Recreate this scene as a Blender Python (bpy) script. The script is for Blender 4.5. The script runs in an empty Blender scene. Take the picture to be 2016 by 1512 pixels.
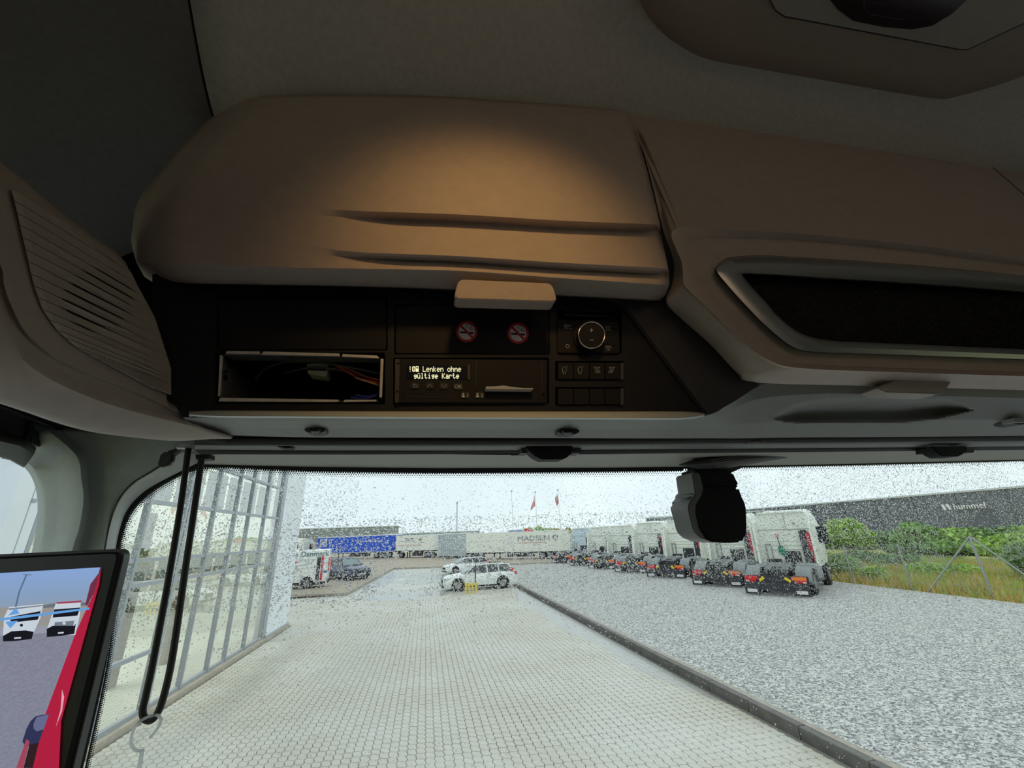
import bpy, bmesh, math, random
import numpy as np
from mathutils import Vector, Matrix, Euler, noise
random.seed(7); rng = np.random.default_rng(7)
C = bpy.context.scene.collection
S = bpy.context.scene
# ------------------------------------------------------------------ camera
# world: x right, y forward (the way the cab and the yard run), z up; lens at 2.8 m above the paving
F_PX, CX, CY, HZ = 815.0, 1008.0, 756.0, 2.8
_y = np.array([838-CX, -(1060-CY), -F_PX]); _y /= np.linalg.norm(_y)
_r = math.radians(2.2); _t = 2241.0
_z = np.array([-_t*math.sin(_r), _t*math.cos(_r), -F_PX]); _z = _z-np.dot(_z, _y)*_y; _z /= np.linalg.norm(_z)
_x = np.cross(_y, _z)
RW = np.array([_x, _y, _z])
cam_d = bpy.data.cameras.new('camera'); cam = bpy.data.objects.new('camera', cam_d); C.objects.link(cam)
cam_d.sensor_width = 36; cam_d.lens = F_PX/2016*36; cam_d.clip_start = 0.02; cam_d.clip_end = 3000
cam.matrix_world = Matrix.Translation((0, 0, HZ)) @ Matrix(RW.tolist()).to_4x4()
S.camera = cam
# ------------------------------------------------------------------ sky, exposure
S.view_settings.view_transform = 'Standard'; S.view_settings.look = 'None'
S.view_settings.gamma = 1; S.view_settings.use_curve_mapping = False
S.view_settings.exposure = 0.0
w = bpy.data.worlds.new('overcast_sky'); S.world = w; w.use_nodes = True
nt = w.node_tree; bg = nt.nodes['Background']
tc = nt.nodes.new('ShaderNodeTexCoord'); nz = nt.nodes.new('ShaderNodeTexNoise'); cr = nt.nodes.new('ShaderNodeValToRGB')
nz.inputs['Scale'].default_value = 2.2; nz.inputs['Detail'].default_value = 4
nt.links.new(tc.outputs['Generated'], nz.inputs['Vector']); nt.links.new(nz.outputs['Fac'], cr.inputs['Fac'])
cr.color_ramp.elements[0].position = 0.35; cr.color_ramp.elements[0].color = (0.66, 0.77, 0.80, 1)
cr.color_ramp.elements[1].position = 0.66; cr.color_ramp.elements[1].color = (0.80, 0.90, 0.93, 1)
nt.links.new(cr.outputs['Color'], bg.inputs['Color']); bg.inputs['Strength'].default_value = 1.22
S.cycles.max_bounces = 10; S.cycles.transparent_max_bounces = 16; S.cycles.caustics_refractive = False; S.cycles.caustics_reflective = False
S.cycles.sample_clamp_indirect = 6.0
# warm reading lamp in the cab ceiling, shining on the overhead locker
def lamp_light(name, loc, target, power, size, col, spot):
    l = bpy.data.lights.new(name, 'SPOT'); l.energy = power; l.color = col; l.spot_size = math.radians(spot); l.spot_blend = 1.0; l.shadow_soft_size = size
    o = bpy.data.objects.new(name, l); C.objects.link(o); o.location = loc
    o.rotation_euler = (Vector(target)-Vector(loc)).to_track_quat('-Z', 'Y').to_euler(); return o
lamp_light('reading_lamp_light', (0.095, -0.10, HZ+0.75), (0.08, 0.43, HZ+0.345), 7, 0.055, (1.0, 0.58, 0.20), 46)
lamp_light('courtesy_lamp_light', (0.55, -0.75, HZ+0.70), (0.3, 0.5, HZ+0.1), 2.8, 0.28, (1.0, 0.70, 0.46), 160)  # added fill lamp behind the lens, raising the ambient light in the cab
# ------------------------------------------------------------------ helpers
def ray(px, py): return RW @ (np.array([px-CX, -(py-CY), -F_PX])/F_PX)
def _o(v): return (float(v[0]), float(v[1]), float(v[2])+HZ)
def PY(px, py, Y): d = ray(px, py); return _o(d*Y/d[1])
def PX(px, py, X): d = ray(px, py); return _o(d*X/d[0])
def PZ(px, py, Z): d = ray(px, py); return _o(d*(Z-HZ)/d[2])
ORG = {}
def org(o): return ORG.get(o.name, Vector((0, 0, 0))) if o else Vector((0, 0, 0))
def tag(o, label=None, cat=None, group=None, kind=None):
    if label: o['label'] = label
    if cat: o['category'] = cat
    if group: o['group'] = group
    if kind: o['kind'] = kind
    return o
def thing(name, label, cat, loc=(0, 0, 0), group=None):
    o = bpy.data.objects.new(name, None); C.objects.link(o); o.location = loc; o.empty_display_size = .05
    ORG[o.name] = Vector(loc); return tag(o, label, cat, group)
def finish(name, me, m, parent=None, smooth=None):
    if m is not None:
        for x in (m if isinstance(m, (list, tuple)) else [m]): me.materials.append(x)
    o = bpy.data.objects.new(name, me); C.objects.link(o)
    off = org(parent)
    if parent:
        me.transform(Matrix.Translation(-off)); o.parent = parent
    ORG[o.name] = off
    if smooth:
        for p in me.polygons: p.use_smooth = True
        me.set_sharp_from_angle(angle=math.radians(smooth))
    return o
class B:
    def __init__(s): s.v = []; s.f = []; s.mi = []
    def add(s, v, f, mi=0):
        n = len(s.v); s.v += [tuple(p) for p in v]; s.f += [tuple(i+n for i in q) for q in f]; s.mi += [mi]*len(f); return s
    def box(s, c, d, rz=0, mi=0, rot=None):
        R = rot if rot is not None else Matrix.Rotation(rz, 3, 'Z')
        v = [Vector(c)+R@Vector((sx*d[0]/2, sy*d[1]/2, sz*d[2]/2)) for sx in (-1, 1) for sy in (-1, 1) for sz in (-1, 1)]
        return s.add(v, [(0, 1, 3, 2), (4, 6, 7, 5), (0, 4, 5, 1), (2, 3, 7, 6), (0, 2, 6, 4), (1, 5, 7, 3)], mi)
    def b2(s, a, b, mi=0):
        return s.box([(a[i]+b[i])/2 for i in range(3)], [abs(a[i]-b[i]) for i in range(3)], mi=mi)
    def tube(s, path, r, n=8, closed=False, cap=True, mi=0):
        P = [Vector(p) for p in path]; L = len(P); base = len(s.v); V = []
        up = None
        for i, p in enumerate(P):
            a = P[(i-1) % L] if (i > 0 or closed) else P[i]; b = P[(i+1) % L] if (i < L-1 or closed) else P[i]
            t = (b-a).normalized()
            if up is None: up = t.orthogonal().normalized()
            up = (up-t*up.dot(t)).normalized(); sd = t.cross(up)
            rr = r[i] if isinstance(r, (list, tuple)) else r
            V += [p+(up*math.cos(2*math.pi*k/n)+sd*math.sin(2*math.pi*k/n))*rr for k in range(n)]
        Fc = []
        for i in range(L if closed else L-1):
            for k in range(n):
                a = i*n+k; b = i*n+(k+1) % n; c = ((i+1) % L)*n+(k+1) % n; d = ((i+1) % L)*n+k; Fc.append((a, b, c, d))
        if cap and not closed: Fc += [tuple(range(n-1, -1, -1)), tuple((L-1)*n+k for k in range(n))]
        return s.add(V, Fc, mi)
    def cyl(s, a, b, r, n=12, mi=0, r2=None): return s.tube([a, b], [r, r if r2 is None else r2], n, mi=mi)
    def prism(s, pts, off, mi=0):
        n = len(pts); V = [Vector(p) for p in pts]; V += [p+Vector(off) for p in V[:n]]
        return s.add(V, [tuple(range(n)), tuple(range(2*n-1, n-1, -1))]+[(i, i+n, (i+1) % n+n, (i+1) % n) for i in range(n)], mi)
    def grid(s, rows, mi=0, closed=False):
        m = len(rows[0]); V = [p for r in rows for p in r]; Fc = []
        for i in range(len(rows)-1):
            for j in range(m if closed else m-1):
                k = (j+1) % m; Fc.append((i*m+j, i*m+k, (i+1)*m+k, (i+1)*m+j))
        return s.add(V, Fc, mi)
    def out(s, name, m, parent=None, smooth=None, bevel=0, seg=2, solid=0):
        me = bpy.data.meshes.new(name); me.from_pydata(s.v, [], s.f)
        if isinstance(m, (list, tuple)):
            for p, k in zip(me.polygons, s.mi): p.material_index = k
        bm = bmesh.new(); bm.from_mesh(me); bmesh.ops.recalc_face_normals(bm, faces=bm.faces)
        if bevel:
            es = [e for e in bm.edges if len(e.link_faces) == 2 and e.calc_face_angle(0) > 0.5]
            bmesh.ops.bevel(bm, geom=es, offset=bevel, segments=seg, affect='EDGES', clamp_overlap=True)
        bm.to_mesh(me); bm.free()
        o = finish(name, me, m, parent, smooth or (40 if bevel else None))
        if solid:
            md = o.modifiers.new('solid', 'SOLIDIFY'); md.thickness = abs(solid); md.offset = -1 if solid > 0 else 1
        return o
_N = {}
def mat(name, col, rough=.5, metal=0., noise_=.0, scale=20., bump=0., bscale=None, emit=None, spec=.5, coord='Object', coat=0):
    m = bpy.data.materials.new(name); m.use_nodes = True; t = m.node_tree; b = t.nodes['Principled BSDF']
    c = (*col, 1) if len(col) == 3 else col
    b.inputs['Base Color'].default_value = c; b.inputs['Roughness'].default_value = rough; b.inputs['Metallic'].default_value = metal
    b.inputs['Specular IOR Level'].default_value = spec
    if coat: b.inputs['Coat Weight'].default_value = coat
    if noise_ or bump:
        tx = t.nodes.new('ShaderNodeTexCoord')
    if noise_:
        n = t.nodes.new('ShaderNodeTexNoise'); n.inputs['Scale'].default_value = scale; n.inputs['Detail'].default_value = 5
        mr = t.nodes.new('ShaderNodeMapRange'); mr.inputs['From Min'].default_value = .3; mr.inputs['From Max'].default_value = .7
        mr.inputs['To Min'].default_value = 1-noise_; mr.inputs['To Max'].default_value = 1+noise_
        mx = t.nodes.new('ShaderNodeMix'); mx.data_type = 'RGBA'; mx.blend_type = 'MULTIPLY'; mx.inputs['Factor'].default_value = 1
        mx.inputs['A'].default_value = c
        t.links.new(tx.outputs[coord], n.inputs['Vector']); t.links.new(n.outputs['Fac'], mr.inputs['Value'])
        t.links.new(mr.outputs['Result'], mx.inputs['B']); t.links.new(mx.outputs['Result'], b.inputs['Base Color'])
    if bump:
        n = t.nodes.new('ShaderNodeTexNoise'); n.inputs['Scale'].default_value = bscale or scale; n.inputs['Detail'].default_value = 3
        bp = t.nodes.new('ShaderNodeBump'); bp.inputs['Strength'].default_value = bump; bp.inputs['Distance'].default_value = .001
        t.links.new(tx.outputs[coord], n.inputs['Vector']); t.links.new(n.outputs['Fac'], bp.inputs['Height']); t.links.new(bp.outputs['Normal'], b.inputs['Normal'])
    if emit:
        b.inputs['Emission Color'].default_value = (*emit[0], 1); b.inputs['Emission Strength'].default_value = emit[1]
    return m
def glassy(name, tint, f0=.04, rough=.0):
    """thin clear sheet: transparent, with a mirror share rising towards grazing angles"""
    m = bpy.data.materials.new(name); m.use_nodes = True; t = m.node_tree; t.nodes.clear()
    o = t.nodes.new('ShaderNodeOutputMaterial'); mx = t.nodes.new('ShaderNodeMixShader'); tr = t.nodes.new('ShaderNodeBsdfTransparent')
    gl = t.nodes.new('ShaderNodeBsdfGlossy'); lw = t.nodes.new('ShaderNodeLayerWeight'); pw = t.nodes.new('ShaderNodeMath'); pw.operation = 'POWER'; pw.inputs[1].default_value = 5
    ma = t.nodes.new('ShaderNodeMath'); ma.operation = 'MULTIPLY_ADD'; ma.inputs[1].default_value = 1-f0; ma.inputs[2].default_value = f0
    lw.inputs['Blend'].default_value = .5
    tr.inputs['Color'].default_value = (*tint, 1); gl.inputs['Roughness'].default_value = rough
    t.links.new(lw.outputs['Facing'], pw.inputs[0]); t.links.new(pw.outputs[0], ma.inputs[0]); t.links.new(ma.outputs[0], mx.inputs[0]); t.links.new(tr.outputs[0], mx.inputs[1]); t.links.new(gl.outputs[0], mx.inputs[2]); t.links.new(mx.outputs[0], o.inputs[0])
    return m
def text(name, body, size, o, xd, up, m, parent=None, ext=.0003, align='LEFT', squash=1.0):
    cu = bpy.data.curves.new(name, 'FONT'); cu.body = body; cu.size = size; cu.extrude = ext; cu.align_x = align; cu.resolution_u = 3
    tmp = bpy.data.objects.new('tmp', cu); C.objects.link(tmp); dg = bpy.context.evaluated_depsgraph_get(); dg.update()
    me = bpy.data.meshes.new_from_object(tmp.evaluated_get(dg)); bpy.data.objects.remove(tmp); me.name = name
    X = Vector(xd).normalized(); U = Vector(up); U = (U-X*U.dot(X)).normalized(); Z = X.cross(U)
    M = Matrix((X*squash, U, Z)).transposed().to_4x4(); M.translation = Vector(o); me.transform(M); me.materials.clear()
    return finish(name, me, m, parent)
def copy_tree(o, parent=None):
    c = o.copy(); C.objects.link(c); c.parent = parent
    if parent: c.matrix_parent_inverse = o.matrix_parent_inverse.copy()
    for ch in list(o.children): copy_tree(ch, c)
    return c
def catmull(P, n):
    P = [np.array(p, float) for p in P]; P = [2*P[0]-P[1]]+P+[2*P[-1]-P[-2]]; out = []
    for i in range(1, len(P)-2):
        for k in range(n):
            t = k/n; a, b, c, d = P[i-1:i+3]
            out.append(.5*((2*b)+(-a+c)*t+(2*a-5*b+4*c-d)*t*t+(-a+3*b-3*c+d)*t**3))
    out.append(P[-2]); return out
def resamp(P, n):
    P = np.array(P, float); d = np.r_[0, np.cumsum(np.linalg.norm(np.diff(P[:, :2], axis=0), axis=1))]
    t = np.linspace(0, d[-1], n); return np.stack([np.interp(t, d, P[:, k]) for k in range(P.shape[1])], 1)
def rrq(tl, tr, br, bl, r, n=4):
    """quad in picture coordinates with rounded corners"""
    Q = [np.array(p, float) for p in (tl, tr, br, bl)]; out = []
    for i in range(4):
        p = Q[i]; a = Q[i-1]-p; b = Q[(i+1) % 4]-p; a /= np.linalg.norm(a); b /= np.linalg.norm(b)
        for k in range(n+1):
            t = k/n; out.append(tuple(p+a*r*(1-t)**2+b*r*t**2))
    return out
def rr(x0, y0, x1, y1, r=3, n=3): return rrq((x0, y0), (x1, y0), (x1, y1), (x0, y1), r, n)
def circ(cx, cy, r, n=24, ry=None): return [(cx+r*math.cos(2*math.pi*k/n), cy+(ry or r)*math.sin(2*math.pi*k/n)) for k in range(n)]
def slab(name, pts, Yf, Yb, m, parent=None, bevel=0, smooth=None, seg=2):
    return B().prism([PY(p[0], p[1], Yf) for p in pts], (0, Yb-Yf, 0)).out(name, m, parent, bevel=bevel, smooth=smooth, seg=seg)
def holed(name, outer, holes, Yf, Yb, m, parent=None):
    bm = bmesh.new()
    for lp in [outer]+holes:
        vs = [bm.verts.new(PY(p[0], p[1], Yf)) for p in lp]
        for i in range(len(vs)): bm.edges.new((vs[i], vs[(i+1) % len(vs)]))
    r = bmesh.ops.triangle_fill(bm, use_beauty=True, use_dissolve=False, edges=bm.edges[:])
    fs = [g for g in r['geom'] if isinstance(g, bmesh.types.BMFace)]
    e = bmesh.ops.extrude_face_region(bm, geom=fs)
    bmesh.ops.translate(bm, vec=(0, Yb-Yf, 0), verts=[g for g in e['geom'] if isinstance(g, bmesh.types.BMVert)])
    bmesh.ops.recalc_face_normals(bm, faces=bm.faces)
    me = bpy.data.meshes.new(name); bm.to_mesh(me); bm.free(); return finish(name, me, m, parent)
def strokes(name, lines, Y, m, parent, wd=1.2):
    """thin printed line work: each polyline (picture coordinates) becomes a flat tube on the plane y=Y"""
    b = B()
    for L in lines: b.tube([PY(p[0], p[1], Y) for p in L], wd*.5*Y/815, 4)
    return b.out(name, m, parent)
def seg(a, b, t): return tuple(a[i]+(b[i]-a[i])*t for i in range(len(a)))
# ------------------------------------------------------------------ materials
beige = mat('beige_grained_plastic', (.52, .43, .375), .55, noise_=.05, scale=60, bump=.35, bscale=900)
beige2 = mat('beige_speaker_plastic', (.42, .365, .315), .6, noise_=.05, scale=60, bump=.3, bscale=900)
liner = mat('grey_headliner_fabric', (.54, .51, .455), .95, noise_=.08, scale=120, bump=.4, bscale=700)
liner_shade = mat('shaded_headliner_fabric', (.17, .165, .155), .95, noise_=.08, scale=120, bump=.4, bscale=700)  # the side lining's lack of light is put into a darker colour
blackp = mat('black_plastic', (.013, .014, .019), .5, noise_=.1, scale=80, bump=.2, bscale=900, spec=.25)
blackm = mat('matt_black_plastic', (.009, .010, .014), .6, noise_=.1, scale=80, spec=.25)
dgrey = mat('dark_grey_plastic', (.055, .055, .06), .55, noise_=.06, scale=80, bump=.25, bscale=900)
grey = mat('mid_grey_plastic', (.30, .305, .30), .55, noise_=.05, scale=80, bump=.25, bscale=900)
lgrey = mat('light_grey_plastic', (.30, .32, .32), .5, noise_=.04, scale=60, bump=.2, bscale=900)
pillar_m = mat('grey_pillar_plastic', (.52, .57, .57), .5, noise_=.04, scale=60, bump=.2, bscale=900)
pillar_l = mat('light_pillar_plastic', (.68, .71, .68), .5, noise_=.04, scale=60)
satin = mat('satin_grey_metal', (.42, .42, .42), .32, .85)
chrome = mat('chrome', (.7, .7, .7), .18, 1.0)
steel = mat('bare_steel', (.70, .68, .70), .4, .25, noise_=.15, scale=60)
steel_d = mat('dull_steel', (.14, .15, .16), .5, .3, noise_=.3, scale=90)
prt = mat('printed_grey', (.55, .55, .58), .6)
prt_w = mat('printed_white', (.75, .73, .74), .6)
prt_r = mat('printed_red', (.50, .02, .03), .5)
gasket = mat('black_rubber', (.012, .012, .013), .7)
lcd_on = mat('lcd_characters', (.1, .1, .1), .5, emit=((1.0, .93, .52), 1.0))
lcd_bg = mat('lcd_glass', (.012, .015, .03), .15)
mesh_m = mat('black_speaker_mesh', (.012, .012, .013), .5)
clear = mat('milky_plastic', (.75, .8, .8), .25, spec=.6)
# ------------------------------------------------------------------ cab shell
CL, CR_, CB, CFR, CFL, CRF = -.76, 2.35, -1.5, 1.06, HZ-1.45, HZ+.86
def structure(o): return tag(o, kind='structure')
structure(B().b2((CL-.1, CB-.1, CFL-.05), (CR_+.1, 1.25, CFL)).out('floor', mat('floor_mat_grey', (.62, .58, .54), .9)))
structure(B().b2((CL-.1, CB-.05, CFL), (CR_+.1, CB, CRF+.1)).out('wall_back', mat('bunk_curtain_beige', (.75, .69, .63), .9)))
structure(B().b2((CL-.12, CB, CRF), (CR_+.12, CFR+.06, CRF+.04)).b2((CL-.12, CFR, HZ+.19), (CR_+.12, CFR+.06, CRF)).out('wall_front', dgrey))
for nm, X0, X1 in (('wall_left', CL-.05, CL), ('wall_right', CR_, CR_+.05)):
    b = B(); y0, y1, z0, z1 = -.35, 1.0, HZ-.75, HZ+.19
    b.b2((X0, CB, CFL), (X1, y0, CRF)); b.b2((X0, y0, CFL), (X1, y1+.12, z0)); b.b2((X0, y0, z1+.02), (X1, y1+.12, CRF))
    structure(b.out(nm, dgrey))
structure(B().b2((CL-.03, -.35, HZ-.75), (CL-.026, .998, HZ+.24)).out('window_1', glassy('side_glass', (.97, .98, 1.0), .03)))
structure(B().b2((CR_+.026, -.35, HZ-.75), (CR_+.03, .998, HZ+.24)).out('window_2', glassy('side_glass_right', (.97, .98, 1.0), .03)))
structure(B().prism([(CL, .12, HZ-.92), (CL, .30, HZ-.80), (CL, .95, HZ-.74), (CL, 1.06, HZ-.76), (CL, 1.06, HZ-1.1), (CL, .25, HZ-1.2)], (CR_-CL, 0, 0)).out('trim_0', mat('dashboard_bounce', (.78, .75, .72), .7, noise_=.05, scale=50), bevel=.02))  # unseen dashboard, added pale to bounce daylight up under the header
# ceiling
def czf(x):
    return float(np.interp(x, [-.6, -.36, -.2, 0, .35, .8, 1.35, 2.1], [.60, .625, .655, .685, .735, .745, .77, .78]))
def ceil_z(x, y):
    t = min(1, max(0, (.56-y)/.30)); t = t*t*(3-2*t); return HZ+czf(x)-.03+(.80-czf(x)+.03)*t
# the seam between the roof lining and the side lining with painted shade runs along this line
SX = -.335
rows = [[(x, y, ceil_z(x, y)) for x in np.linspace(SX+.004, CR_, 60)] for y in np.r_[np.linspace(.62, .2, 24), np.linspace(.1, CB, 12)]]
structure(B().grid(rows).out('ceiling', liner, smooth=60, solid=.01))
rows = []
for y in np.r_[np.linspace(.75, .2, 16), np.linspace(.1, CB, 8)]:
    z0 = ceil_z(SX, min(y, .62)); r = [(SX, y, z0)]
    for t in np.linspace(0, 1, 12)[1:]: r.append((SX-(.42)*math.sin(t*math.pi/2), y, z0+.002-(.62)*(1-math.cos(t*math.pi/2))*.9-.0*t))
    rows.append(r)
structure(B().grid(rows).out('trim_1', liner_shade, smooth=60, solid=.01))
# lighter area of the roof lining, built as a raised section in warmer colour
def onceil(px, py):
    d = ray(px, py); lo, hi = .05, 3.
    for _ in range(40):
        m_ = (lo+hi)/2; p = d*m_
        if p[2]+HZ > ceil_z(p[0], p[1]): hi = m_
        else: lo = m_
    return d*lo+np.array([0, 0, HZ])
L_ = [onceil(*p) for p in resamp([(498, -40), (505, 40), (512, 110), (522, 175)], 10)]
R_ = [onceil(*p) for p in resamp([(925, -40), (938, 40), (942, 110), (934, 185)], 10)]
rows = []
for a, b_ in zip(L_, R_):
    r = []
    for t in np.linspace(0, 1, 24):
        p = a+(b_-a)*t; z = min(p[2], ceil_z(p[0], p[1])); r.append((p[0], p[1], ceil_z(p[0], p[1])-.006*min(1, 14*t*(1-t))))
    rows.append(r)
tag(B().grid(rows).out('trim_2', mat('lighter_headliner_area', (.62, .54, .49), .95, noise_=.06, scale=120), smooth=60, solid=.004), kind='structure')
# ------------------------------------------------------------------ windshield
def WS(x, z):  # y of the curved windscreen, z relative to the lens
    return 1.02-.055*((x-.65)/1.25)**2-.10*(z-.15)
def PW(px, py, off=0.):
    Y = 1.0
    for _ in range(12):
        p = PY(px, py, Y); Y = WS(p[0], p[2]-HZ)+off
    return PY(px, py, Y)
rows = [[(x, WS(x, z), HZ+z) for x in np.linspace(CL-.02, CR_+.02, 50)] for z in np.linspace(.22, -1.3, 24)]
structure(B().grid(rows).out('window_3', glassy('windscreen_glass', (.97, .985, .98), .02), smooth=60))
# rain drops on the outside of the windscreen
NV = 68000
wat = bpy.data.materials.new('rain_water'); wat.use_nodes = True; pb = wat.node_tree.nodes['Principled BSDF']
pb.inputs['Transmission Weight'].default_value = 1; pb.inputs['IOR'].default_value = 1.33; pb.inputs['Roughness'].default_value = 0.0
V = []; Fq = []; sm = []
ring = [(math.cos(k*math.pi/3), math.sin(k*math.pi/3)) for k in range(6)]
cnt = 0
while cnt < NV:
    x = random.uniform(CL+.1, CR_-.02); z = random.uniform(-.62, .16)
    if z < -.12 and random.random() < min(.94, .6+(-.12-z)*2.4): continue
    if -.15 < x < .72 and z > .045 and random.random() < .72: continue
    if noise.noise(Vector((x*7, z*7, 3))) < -.28 and random.random() < .7: continue
    u = random.random(); r = .0006+.0008*u**2+(.0008 if random.random() < .03 else 0)
    r *= 1.12 if -.13 < z < .05 else 1.0
    a = math.radians(random.gauss(-25, 30)); el = random.uniform(1., 1.9); ca, sa = math.cos(a), math.sin(a)
    y = WS(x, z)+.0006; n = len(V)
    for k_, hh in ((1., 0.), (.72, .13)):
        for (c_, s_) in ring:
            jx = c_*r*el*k_*random.uniform(.8, 1.15); jz = s_*r*k_*random.uniform(.8, 1.15)
            V.append((x+jx*ca-jz*sa, y+hh*r, HZ+z+jx*sa+jz*ca))
    V.append((x, y+.23*r, HZ+z)); V += [V[n+k] for k in range(6)]
    Fq.append(tuple(n+13+k for k in range(6))); sm.append(False)
    for k in range(6):
        k2 = (k+1) % 6; Fq.append((n+k, n+6+k, n+6+k2, n+k2)); Fq.append((n+6+k, n+12, n+6+k2)); sm += [True, True]
    cnt += 1
me = bpy.data.meshes.new('rain_drops'); me.from_pydata(V, [], Fq); me.polygons.foreach_set('use_smooth', sm)
tag(finish('rain_drops', me, wat), 'small rain drops covering the outside of the windscreen', 'raindrops', kind='stuff')
# black printed border of the windscreen with its rows of dots
edge = resamp(catmull([(150, 1560), (205, 1300), (222, 1120), (232, 1060), (248, 1012), (282, 972), (330, 940), (385, 917), (440, 913), (520, 917), (620, 921), (800, 924), (1008, 924), (1200, 922), (1345, 920)], 6), 90)
edgeR = resamp(catmull([(1345, 920), (1500, 917), (1700, 913), (1900, 908), (2080, 903)], 6), 40)
blk = mat('black_glass_print', (.008, .008, .01), .5)
def nrm(E, i):
    a = E[max(0, i-1)]; b_ = E[min(len(E)-1, i+1)]; t = (b_-a)/np.linalg.norm(b_-a); return np.array([-t[1], t[0]])
fb = B(); dots = B()
for E_, bw in ((edge, 7), (edgeR, 3)):
    rows = [[], []]
    for i, p in enumerate(E_):
        n_ = nrm(E_, i); a = p-n_*16; b_ = p+n_*(bw*min(1, .4+.6*i/20) if E_ is edge else bw)
        rows[0].append(PW(a[0], a[1], -.003)); rows[1].append(PW(b_[0], b_[1], -.003))
    fb.grid(rows)
    D = resamp(E_, int(np.linalg.norm(np.diff(E_, axis=0), axis=1).sum()/4.6))
    for k in range(3 if E_ is edge else 2):
        for i in range(len(D)-1):
            n_ = nrm(D, i); q = D[i]+(D[i+1]-D[i])*(.5*(k % 2))+n_*((bw if E_ is edge else 3)+1.2+k*3.6)
            c_ = PW(q[0], q[1], -.003); r = (.0021, .0015, .0010)[k]
            dots.add([(c_[0]+r*math.cos(a), c_[1], c_[2]+r*math.sin(a)) for a in np.arange(6)*math.pi/3], [tuple(range(6))])
structure(fb.out('trim_3', blk, solid=.001))
tag(dots.out('border_dots', blk), 'rows of tiny black dots fading from the windscreen border', 'printed dots', kind='stuff')
# ------------------------------------------------------------------ left overhead locker
LK = thing('overhead_locker', 'wide beige overhead locker flap left of the seam, lit by the warm lamp', 'locker', PY(800, 560, .47))
LB = resamp(catmull([(470, 196), (440, 205), (405, 236), (341, 300), (290, 365), (263, 420), (258, 470), (268, 515), (284, 545), (312, 560)], 5), 60)
RB = resamp(catmull([(1236, 216), (1243, 232), (1262, 290), (1282, 365), (1299, 440), (1302, 462), (1313, 515), (1318, 550), (1312, 578), (1296, 594)], 5), 60)
def at_y(P, y): i = int(np.argmin(np.abs(P[:, 1]-y))); return P[i]
mids = [  # (y at left edge, [(x,y) inner points], right y, Y base)
 (196, [(520, 188), (700, 186), (900, 191), (1100, 204)], 216, .478),
 (206, [(520, 196), (700, 194), (900, 199), (1100, 212)], 224, .470),
 (240, [(520, 232), (700, 230), (900, 236), (1100, 248)], 258, .460),
 (305, [(520, 298), (700, 298), (900, 304), (1100, 316)], 330, .447),
 (370, [(520, 366), (700, 368), (900, 374), (1100, 386)], 400, .436),
 (398, [(520, 402), (700, 411), (900, 418), (1100, 430)], 440, .431),
 (401, [(520, 405), (700, 415), (900, 422), (1100, 434)], 444, .431),
 (408, [(520, 415), (700, 429), (900, 437), (1100, 449)], 458, .449),
 (412, [(520, 420), (700, 433), (900, 441), (1100, 453)], 462, .449),
 (470, [(520, 475), (700, 492), (900, 500), (1100, 514)], 526, .421),
 (474, [(520, 479), (700, 496), (900, 504), (1100, 517)], 530, .421),
 (484, [(520, 490), (700, 508), (900, 516), (1100, 530)], 540, .438),
 (515, [(520, 520), (700, 524), (900, 528), (1100, 542)], 553, .431),
 (520, [(520, 525), (700, 529), (900, 533), (1100, 547)], 558, .431),
 (545, [(520, 550), (700, 554), (900, 560), (1100, 571)], 580, .452),
 (552, [(520, 559), (700, 562), (900, 569), (1100, 580)], 588, .462),
 (560, [(520, 562), (700, 565), (900, 572), (1100, 583)], 594, .49)]
smoothY = [.478, .470, .460, .449, .441, .438, .438, .437, .436, .432, .432, .431, .430, .430, .452, .462, .49]
rows = []
for (yl, mid, yr, Yb), Ys in zip(mids, smoothY):
    l = at_y(LB, yl); r_ = at_y(RB, yr); P = [tuple(l)]+[(x, y) for x, y in mid if x > l[0]+25]+[tuple(r_)]
    Q = resamp(resamp(catmull(P, 6), 120), 61); rw = []
    for i, q in enumerate(Q):
        x = q[0]; f = min(1, max(0, (x-560)/260)); f = f*f*(3-2*f)
        Y = Ys+(Yb-Ys)*f
        dl = np.hypot(x-l[0], 0)/90; Y += .055*max(0, 1-dl)**2+.02*max(0, (700-x)/440)**2
        dr = (r_[0]-x)/14; Y += .012*max(0, 1-dr)**2
        rw.append(PY(q[0], q[1], Y))
    rows.append(rw)
B().grid(rows).out('lid', beige, LK, smooth=35, solid=.012)
# body of the locker behind its flap
B().b2(PY(470, 340, .52), PY(1235, 545, .74)).out('body', dgrey, LK)
hb = rrq((903, 549), (1087, 557), (1098, 594), (893, 588), 12, 4)
B().prism([PY(p[0], p[1], .433) for p in hb], (0, .022, 0)).out('handle', beige, LK, bevel=.004, seg=3)
# ------------------------------------------------------------------ centre overhead locker with mesh panel
LR = thing('overhead_locker', 'beige overhead locker right of the seam with a black mesh panel', 'locker', PY(1700, 700, .47))
o0 = [(2250, 400), (1990, 333), (1800, 287), (1600, 253), (1400, 229), (1246, 217), (1264, 290), (1284, 365), (1303, 445), (1326, 515), (1323, 560), (1311, 594), (1335, 622), (1400, 680), (1450, 733), (1490, 753), (1720, 760), (2250, 775)]
o1 = [(2250, 540), (1990, 507), (1800, 482), (1600, 462), (1450, 453), (1345, 446), (1330, 452), (1322, 460), (1325, 475), (1342, 515), (1345, 545), (1350, 565), (1400, 612), (1460, 672), (1520, 712), (1580, 725), (1740, 732), (2250, 748)]
o15 = [(2250, 552), (1990, 520), (1800, 495), (1600, 475), (1450, 470), (1365, 472), (1350, 478), (1345, 486), (1350, 500), (1362, 522), (1370, 545), (1380, 566), (1420, 605), (1480, 665), (1535, 705), (1590, 716), (1740, 723), (2250, 739)]
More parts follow.
